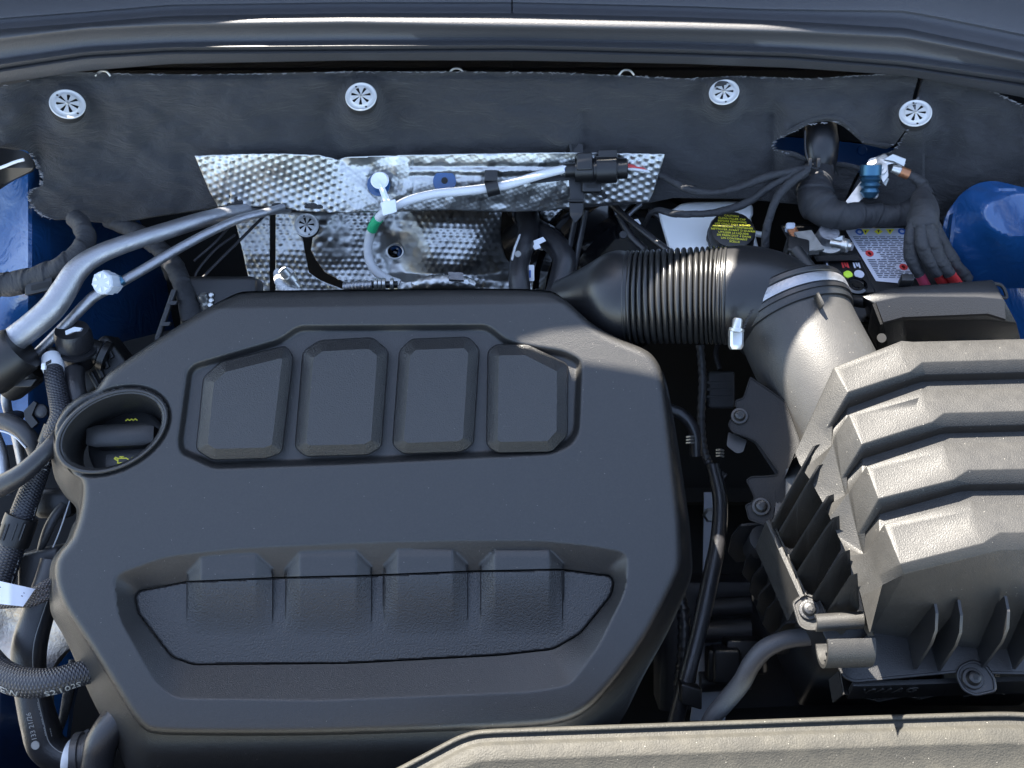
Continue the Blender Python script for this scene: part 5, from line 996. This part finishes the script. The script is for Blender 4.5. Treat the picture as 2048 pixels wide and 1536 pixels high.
mk('bracket_plate', plate([W(50,822,1.08), W(70,802,1.08), W(76,806,1.08), W(66,830,1.08), W(78,846,1.08), W(66,856,1.08), W(52,838,1.08)], .006), M['matte'], br_); mk('bolt', lathe(W(84, 822, 1.085), -FW, [(0, 0), (.007, 0), (.007, .004), (.004, .006), (0, .006)], 12), M['rubber'], br_)
dp = thing('dipstick_tube', 'thin grey tube and bracket between braided hose and engine cover', 'tube', W(100, 1050, 1.07))
tube('tube', [(128,1010,1.075,9),(112,1030,1.07,10),(98,1055,1.068,10),(88,1080,1.07,9),(76,1110,1.075,5),(60,1150,1.08,3.5)], 'rubber', dp, 16, 8); tube('stiff_wire', [(140,1000,1.075,1.4),(120,1060,1.07,1.4),(102,1104,1.07,1.4)], 'cable', dp, 6, 4)
mk('tube_foot', obox(W(112, 1006, 1.085), RT * .018, UP * .014, FW * .012, .3), M['matte'], dp)
mb = thing('mount_block', 'dark angular plastic block tucked under the left cover edge', 'bracket', W(90, 1140, 1.08)); mk('block', fillet_mesh(*obox(W(92, 1140, 1.085), RT * .020 + UP * .004, UP * .022, FW * .02), .004), M['rubber'], mb); mk('metal_edge', plate([W(40,1130,1.07), W(56,1138,1.07), W(50,1170,1.07), W(44,1172,1.07)], .003), M['alu'], mb)
bs_ = thing('braided_sleeve', 'glossy braided cable sleeves emerging beneath the white paper label', 'cable sleeve', W(70, 1190, 1.02))
for k in range(3): tube('sleeve_strand', [(118,1155 + 13 * k,1.02,9),(90,1170 + 12 * k,1.015,9.5),(62,1186 + 9 * k,1.015,9.5),(30,1195 + 6 * k,1.02,9),(-20,1200 + 5 * k,1.03,9)], 'sleeve', bs_, 16, 10)
tg = thing('paper_tag', 'white paper label wrapped around the braided sleeves at far left', 'label', W(25, 1190, 1.0))
mk('tag_face', sheet([(-30,1150),(2,1163),(70,1178),(46,1213),(0,1208),(-30,1206)], 4, lambda X, Y: W(X, Y, .995 + .0004 * np.abs(X - 20) * .5 + .001 * np.sin(X / 12)), .0006), M['label'], tg)
tgp = COL.objects['paper_tag']
for k, (x, y, L_) in enumerate(((-6,1164,5),(-5,1174,6),(-6,1184,4),(48,1186,1),(44,1192,1.5))): mk('print_line', obox(W(x, y, .992), RT * .0005 * L_ + UP * -.0002, UP * .0004, FW * .0002, .1), M['ink'], tgp)
h5 = thing('radiator_hose', 'wide black coolant hose with a white line and printed marks, lower left', 'hose', W(75, 1400, 1.05), 'black hoses on the left side')
_, P, r = tube('hose', [(108,1120,1.06,26),(96,1170,1.055,29),(76,1230,1.05,31),(60,1285,1.045,34),(58,1340,1.045,33),(68,1400,1.045,34),(80,1450,1.045,36),(92,1490,1.045,36),(120,1512,1.045,34),(160,1518,1.045,31)], 'hose', h5, 36, 12)
print_on_hose('hose_line', '_' * 46, P, r, .45, -.12, .0135, M['hoseprint'], h5, -1)
print_on_hose('hose_lettering', '---- --- -- ----', P, r, .70, .12, .0066, M['hoseprint'], h5, -1); print_on_hose('hose_lettering', '133 21/26', P, r, .72, -.42, .0066, M['hoseprint'], h5, -1); print_on_hose('hose_lettering', '----', P, r, .77, .42, .0066, M['hoseprint'], h5, -1)
mk('white_dot', lathe(P[80] - FW * (r[80] + .0003), -FW, [(0, -.001), (.0040, -.001), (.0040, .0005), (0, .0005)], 16), M['hoseprint'], h5)
ringon('white_ring', P, r, len(P) - 6, .0035, .0016, 'white', h5, 40)
h6 = thing('braided_hose', 'braided black hose with white lettering crossing the wide coolant hose', 'hose', W(90, 1370, .99), 'black hoses on the left side')
_, P, r = tube('hose', [(-60,1270,1.03,28),(-24,1320,1.0,29),(10,1352,.99,30),(60,1366,.985,30),(110,1362,.985,27),(150,1350,.99,25),(200,1338,1.0,24)], 'braid', h6, 32, 12)
print_on_hose('hose_lettering', 'AEW', P, r, .52, -.98, .0105, M['hoseprint'], h6); print_on_hose('hose_lettering', 'S2102S', P, r, .80, -.95, .0095, M['hoseprint'], h6)
h7 = thing('coolant_hose', 'black hose with a ribbed collar entering under the cover, bottom left', 'hose', W(210, 1500, .99), 'black hoses on the left side')
tube('hose', [(262,1408,1.0,30),(232,1440,.99,31),(206,1480,.985,32),(196,1520,.985,32),(192,1570,.985,32)], 'hose', h7, 30, 8)
mk('ribbed_collar', lathe(W(170, 1510, 1.0), A([.9, .1, 0]), [(.014, -.008), (.0205, -.008), (.0205, -.002), (.0185, -.001), (.0185, .002), (.0205, .003), (.0205, .009), (.014, .009)], 24, lambda t: 1 + .02 * (np.sin(10 * t) > 0)), M['rubber'], h7)
gb = thing('gearbox_casting', 'bare cast aluminium gearbox casing seen between the hoses at left', 'gearbox', W(60, 1260, 1.15))
def cast_d(X, Y): return 1.12 + .02 * np.sin(X / 40 + .5) * np.cos(Y / 50) + .0003 * np.abs(X - 60)
mk('casting', sheet(rp([(-60,1190),(40,1200),(120,1225),(150,1290),(120,1310),(100,1345),(40,1350),(-60,1340)], 15), 5, lambda X, Y: W(X, Y, cast_d(X, Y)), .02), M['cast'], gb)
lbk = thing('blue_bracket', 'blue painted bracket arm under the braided hose at bottom left', 'bracket', W(130, 1400, 1.1))
mk('arm', sheet(rp([(112,1335),(150,1290),(160,1330),(140,1420),(130,1500),(112,1500),(108,1400)], 8), 5, lambda X, Y: W(X, Y, 1.10 + .0003 * (X - 100)), .01), M['blueflat'], lbk)
tube('taped_branch', [(148,1320,1.08,10),(138,1380,1.075,11),(128,1430,1.075,9),(116,1470,1.075,6)], 'tape', lbk, 16, 8)
pb = thing('slotted_bracket', 'small grey bracket with two square holes at bottom left', 'bracket', W(155, 1480, 1.06))
pq = Pl(W(155, 1480, 1.06), -FW + UP * .4)
mk('bracket_face', sheet([(126,1486),(176,1458),(190,1470),(180,1486),(134,1502)], 1.5, lambda X, Y: pq(X, Y), .003, holes=[[(132,1486),(142,1480),(147,1489),(137,1495)], [(151,1475),(161,1470),(166,1479),(156,1484)]]), M['rubber'], pb)
# ---- gap between cover and air filter
gp_ = [([(1400,690,1.12,8),(1405,760,1.12,8),(1402,840,1.12,8),(1408,900,1.12,8),(1425,938,1.12,8),(1450,955,1.12,8)], 'ribbed_conduit', 'ribbed black conduit hanging in the dark gap beside the cover', 1),
       ([(1330,815,1.08,11),(1365,830,1.08,12),(1388,862,1.08,12),(1392,910,1.085,12)], 'black_hose', 'short curved black hose at the right cover edge', 0),
       ([(1425,930,1.12,14),(1440,1000,1.11,15),(1436,1080,1.10,16),(1420,1160,1.09,17),(1398,1260,1.08,17),(1372,1360,1.07,16),(1350,1450,1.07,16)], 'black_hose', 'long black hose running down the gap right of the cover', 0),
       ([(1350,1160,1.12,10),(1366,1220,1.11,12),(1368,1300,1.10,13),(1358,1380,1.10,12)], 'black_hose', 'dark corrugated hose hidden between the cover and the long hose', 1)]
for pts, nm, lbl, rb_ in gp_:
    P, r = path(pts, 18); q = np.arange(len(P)); mk(nm, sweep(P, r * (1 + (.12 * np.sin(q * 1.5) if rb_ else 0)), 18)[:2], M['rubber'] if nm == 'ribbed_conduit' else M['hose'], None, label=lbl, cat='hose', group='black hoses in the gap beside the cover')
hb_ = thing('cable_holder', 'square black cable holder on the long black hose near the front panel', 'cable holder', W(1380, 1390, 1.06)); mk('holder', fillet_mesh(*obox(W(1380, 1388, 1.06), RT * .010 - UP * .003, UP * .010, FW * .01), .001), M['matte'], hb_)
tc_ = thing('gearbox_casting', 'dark ribbed gearbox top deep in the gap under the air filter', 'gearbox', W(1480, 1280, 1.25))
mk('casing', fillet_mesh(*obox(W(1470, 1330, 1.25), RT * .09, UP * .10, FW * .03), .006), M['rubber'], tc_)
mk('grey_plate', plate([W(1405,1283,1.19), W(1445,1280,1.19), W(1452,1310,1.19), W(1450,1440,1.19), W(1380,1440,1.19)], .004), M['cap'], tc_)
for k, (y, rr_) in enumerate(((1258, .012), (1358, .011), (1210, .010))): mk('round_port', sweep(np.array([W(1400, y + 6, 1.18), W(1500, y, 1.18)]), rr_, 20)[:2], M['rubber'], tc_)
mk('rib_plate', plate([W(1430,1215,1.2), W(1480,1215,1.2), W(1496,1240,1.2), W(1425,1240,1.2)], .01), M['rubber'], tc_)
cn_ = thing('gearbox_connector', 'rounded black connector plug in the gap left of the grey vent hose', 'connector', W(1440, 1328, 1.15))
mk('plug', fillet_mesh(*obox(W(1450, 1328, 1.15), RT * .014, UP * .018, FW * .014), .004, 3), M['boxclean'], cn_); mk('plug_boot', fillet_mesh(*obox(W(1424, 1326, 1.155), RT * .006, UP * .016, FW * .012), .004, 3), M['matte'], cn_)
mk('plug_tail', fillet_mesh(*obox(W(1490, 1310, 1.16), RT * .022, UP * .018, FW * .012), .004, 2), M['matte'], cn_)
vh = thing('vent_hose', 'grey rubber vent hose bending down out of the clip on the air filter', 'hose', W(1500, 1320, .99))
tube('hose', [(1700,1272,.962,18),(1660,1272,.962,18),(1620,1273,.962,18),(1570,1280,.963,18),(1530,1298,.965,19),(1503,1328,.968,19),(1482,1366,.972,19),(1450,1405,.98,19),(1425,1435,.985,18),(1405,1480,.99,17)], 'seal', vh, 28, 10)
for x, y, a, lbl in ((1440, 906, .1, 'bright steel spring clip deep in the gap left of the air filter flange'), (1380, 880, -.1, 'small steel spring clip on the curved hose at the right cover edge')):
    t = thing('spring_clip', lbl, 'clip', W(x, y, 1.08), 'steel spring clips in the gap')
    for k in range(3): mk('clip_wire', sweep(np.array([W(x - 7, y - 6 + 6 * k, 1.07), W(x, y - 7 + 6 * k, 1.066), W(x + 7, y - 6 + 6 * k + a * 10, 1.07)]), .0010, 8)[:2], M['zinc'], t)
wcn = thing('wiring_connector', 'grey wiring connector hanging in the dark gap below the ribbed bellows', 'connector', W(1440, 790, 1.2))
mk('plug', fillet_mesh(*obox(W(1440, 780, 1.19), RT * .014, UP * .020, FW * .012), .002), M['rubber'], wcn); mk('lead', sweep(*path([(1440,740,1.2,5),(1432,710,1.21,5),(1436,680,1.22,5)], 6), 12)[:2], M['wire'], wcn)
for k in range(3): mk('plug_rib', obox(W(1440, 765 + 14 * k, 1.177), RT * .014, UP * .0012, FW * .0008, .1), M['rubber'], wcn)
cst = thing('steel_bracket', 'plain steel bracket with a bolt low in the gap beside the long hose', 'bracket', W(1410, 1080, 1.25))
mk('strap', plate([W(1408,985,1.22), W(1432,985,1.22), W(1436,1150,1.2), W(1405,1150,1.2)], .004), M['cap'], cst); mk('bolt', lathe(W(1420, 1030, 1.214), -FW, [(0,0),(.0085,0),(.0085,.004),(.006,.006),(0,.006)], 6), M['zinc'], cst)
# ================================================================== FRONT PANEL AND HOOD
PP = Pl(W(1400, 1480, .84), (0, -.05, 1))
FR = [(-300,1660),(300,1640),(600,1604),(700,1580),(797,1534),(913,1472),(945,1461),(975,1458),(1374,1444),(1700,1432),(2000,1423),(2048,1424),(2190,1440)]
fp = thing('front_panel', 'sunlit dusty plastic radiator panel along the lower right edge', 'front panel', W(1400, 1530, .86))
fx = np.concatenate([np.linspace(-300, 690, 40), np.linspace(700, 1000, 50), np.linspace(1006, 2190, 100)])
fy = np.interp(fx, [p[0] for p in FR], [p[1] for p in FR])
for _ in range(6): fy[1:-1] = .25 * fy[:-2] + .5 * fy[1:-1] + .25 * fy[2:]
def fo(a):                                         # offset curve below the edge
    d = np.gradient(fy) / np.gradient(fx); L = np.sqrt(1 + d * d); return fx + a * d / L * -1 * -1 * 0 + a * (-(-d)) / L * -1 * -1, fy + a / L
def frow(a, h):
    d = np.gradient(fy) / np.gradient(fx); L = np.sqrt(1 + d * d); return PP(fx - a * d / L, fy + a / L, h)
PRW = [frow(2, -.09), frow(0, -.006), frow(1, -.002), frow(3, -.0003), frow(7, 0), frow(10, -.0006), frow(13, -.0035), frow(24, -.0038), frow(27, -.0030), frow(31, .0002), frow(36, .0012), frow(60, .0016), frow(66, .0012), frow(72, -.001), frow(150, -.004), frow(300, -.008)]
mk('panel', loft(PRW, caps=False, closed=False), M['panel'], fp, 60, fix=False)
HO = np.array([0, .50, .17]); HT = R(70); HE = np.array([0, -math.cos(HT), math.sin(HT)]); HN = np.cross([1, 0, 0], HE)
def onhood(p):                                     # where the sun ray through a place crosses the open hood
    p = np.asarray(p); t = ((HO - p) @ HN) / (SUN @ HN); q = p + np.asarray(t)[..., None] * SUN - HO
    return np.stack([q[..., 0], q @ HE], -1)
HOODP = rp([(-1.0,-.25),(1.0,-.25),(1.0,.316),(.25,.318),(.14,.320),(.112,.345),(.088,.388),(.062,.406),(.04,.416),(.022,.423),(.012,.431),(.007,.440),(-.005,.468),(-.040,.515),(-.075,.566),(-.088,.61),(-.098,.645),(-.15,.652),(-.5,.655),(-.95,.65),(-1.0,.58)], .006, 3)  # outline shaped so the edge of the hood shadow falls as wanted
lipc = onhood(W(A([-40,0,150,342,700,1024,1400,1600,1720]),A([86,71,53,42,37,40,48,53,59]),A([1.0715]*9)))
SLOT = [(a, b - (.0026 if a > -.45 else 0)) for a, b in lipc] + [(a, b + .0036) for a, b in lipc[::-1]]  # made-up slot through the hood that lets sun onto the seal lip
LEAK = [(-.205,.374),(-.17,.368),(-.136,.366),(-.10,.3675),(-.085,.366),(-.075,.362),(-.068,.357),(-.039,.344),(-.002,.327),(.024,.321),(.037,.325),(.02,.356),(-.003,.374),(-.03,.384),(-.05,.384),(-.080,.398),(-.112,.3925),(-.142,.389),(-.173,.386),(-.205,.382)]  # made-up opening through the hood that lights the cover corner and bellows
hood = thing('hood', 'raised car hood above the engine bay, shading most of it', 'hood', HO)
mk('hood_skin', sheet(HOODP, .0026, lambda X, Y: HO + X[:, None] * np.array([1., 0, 0]) + Y[:, None] * HE, .0012, HN, holes=[SLOT, LEAK]), M['hoodpaint'], hood, 30)
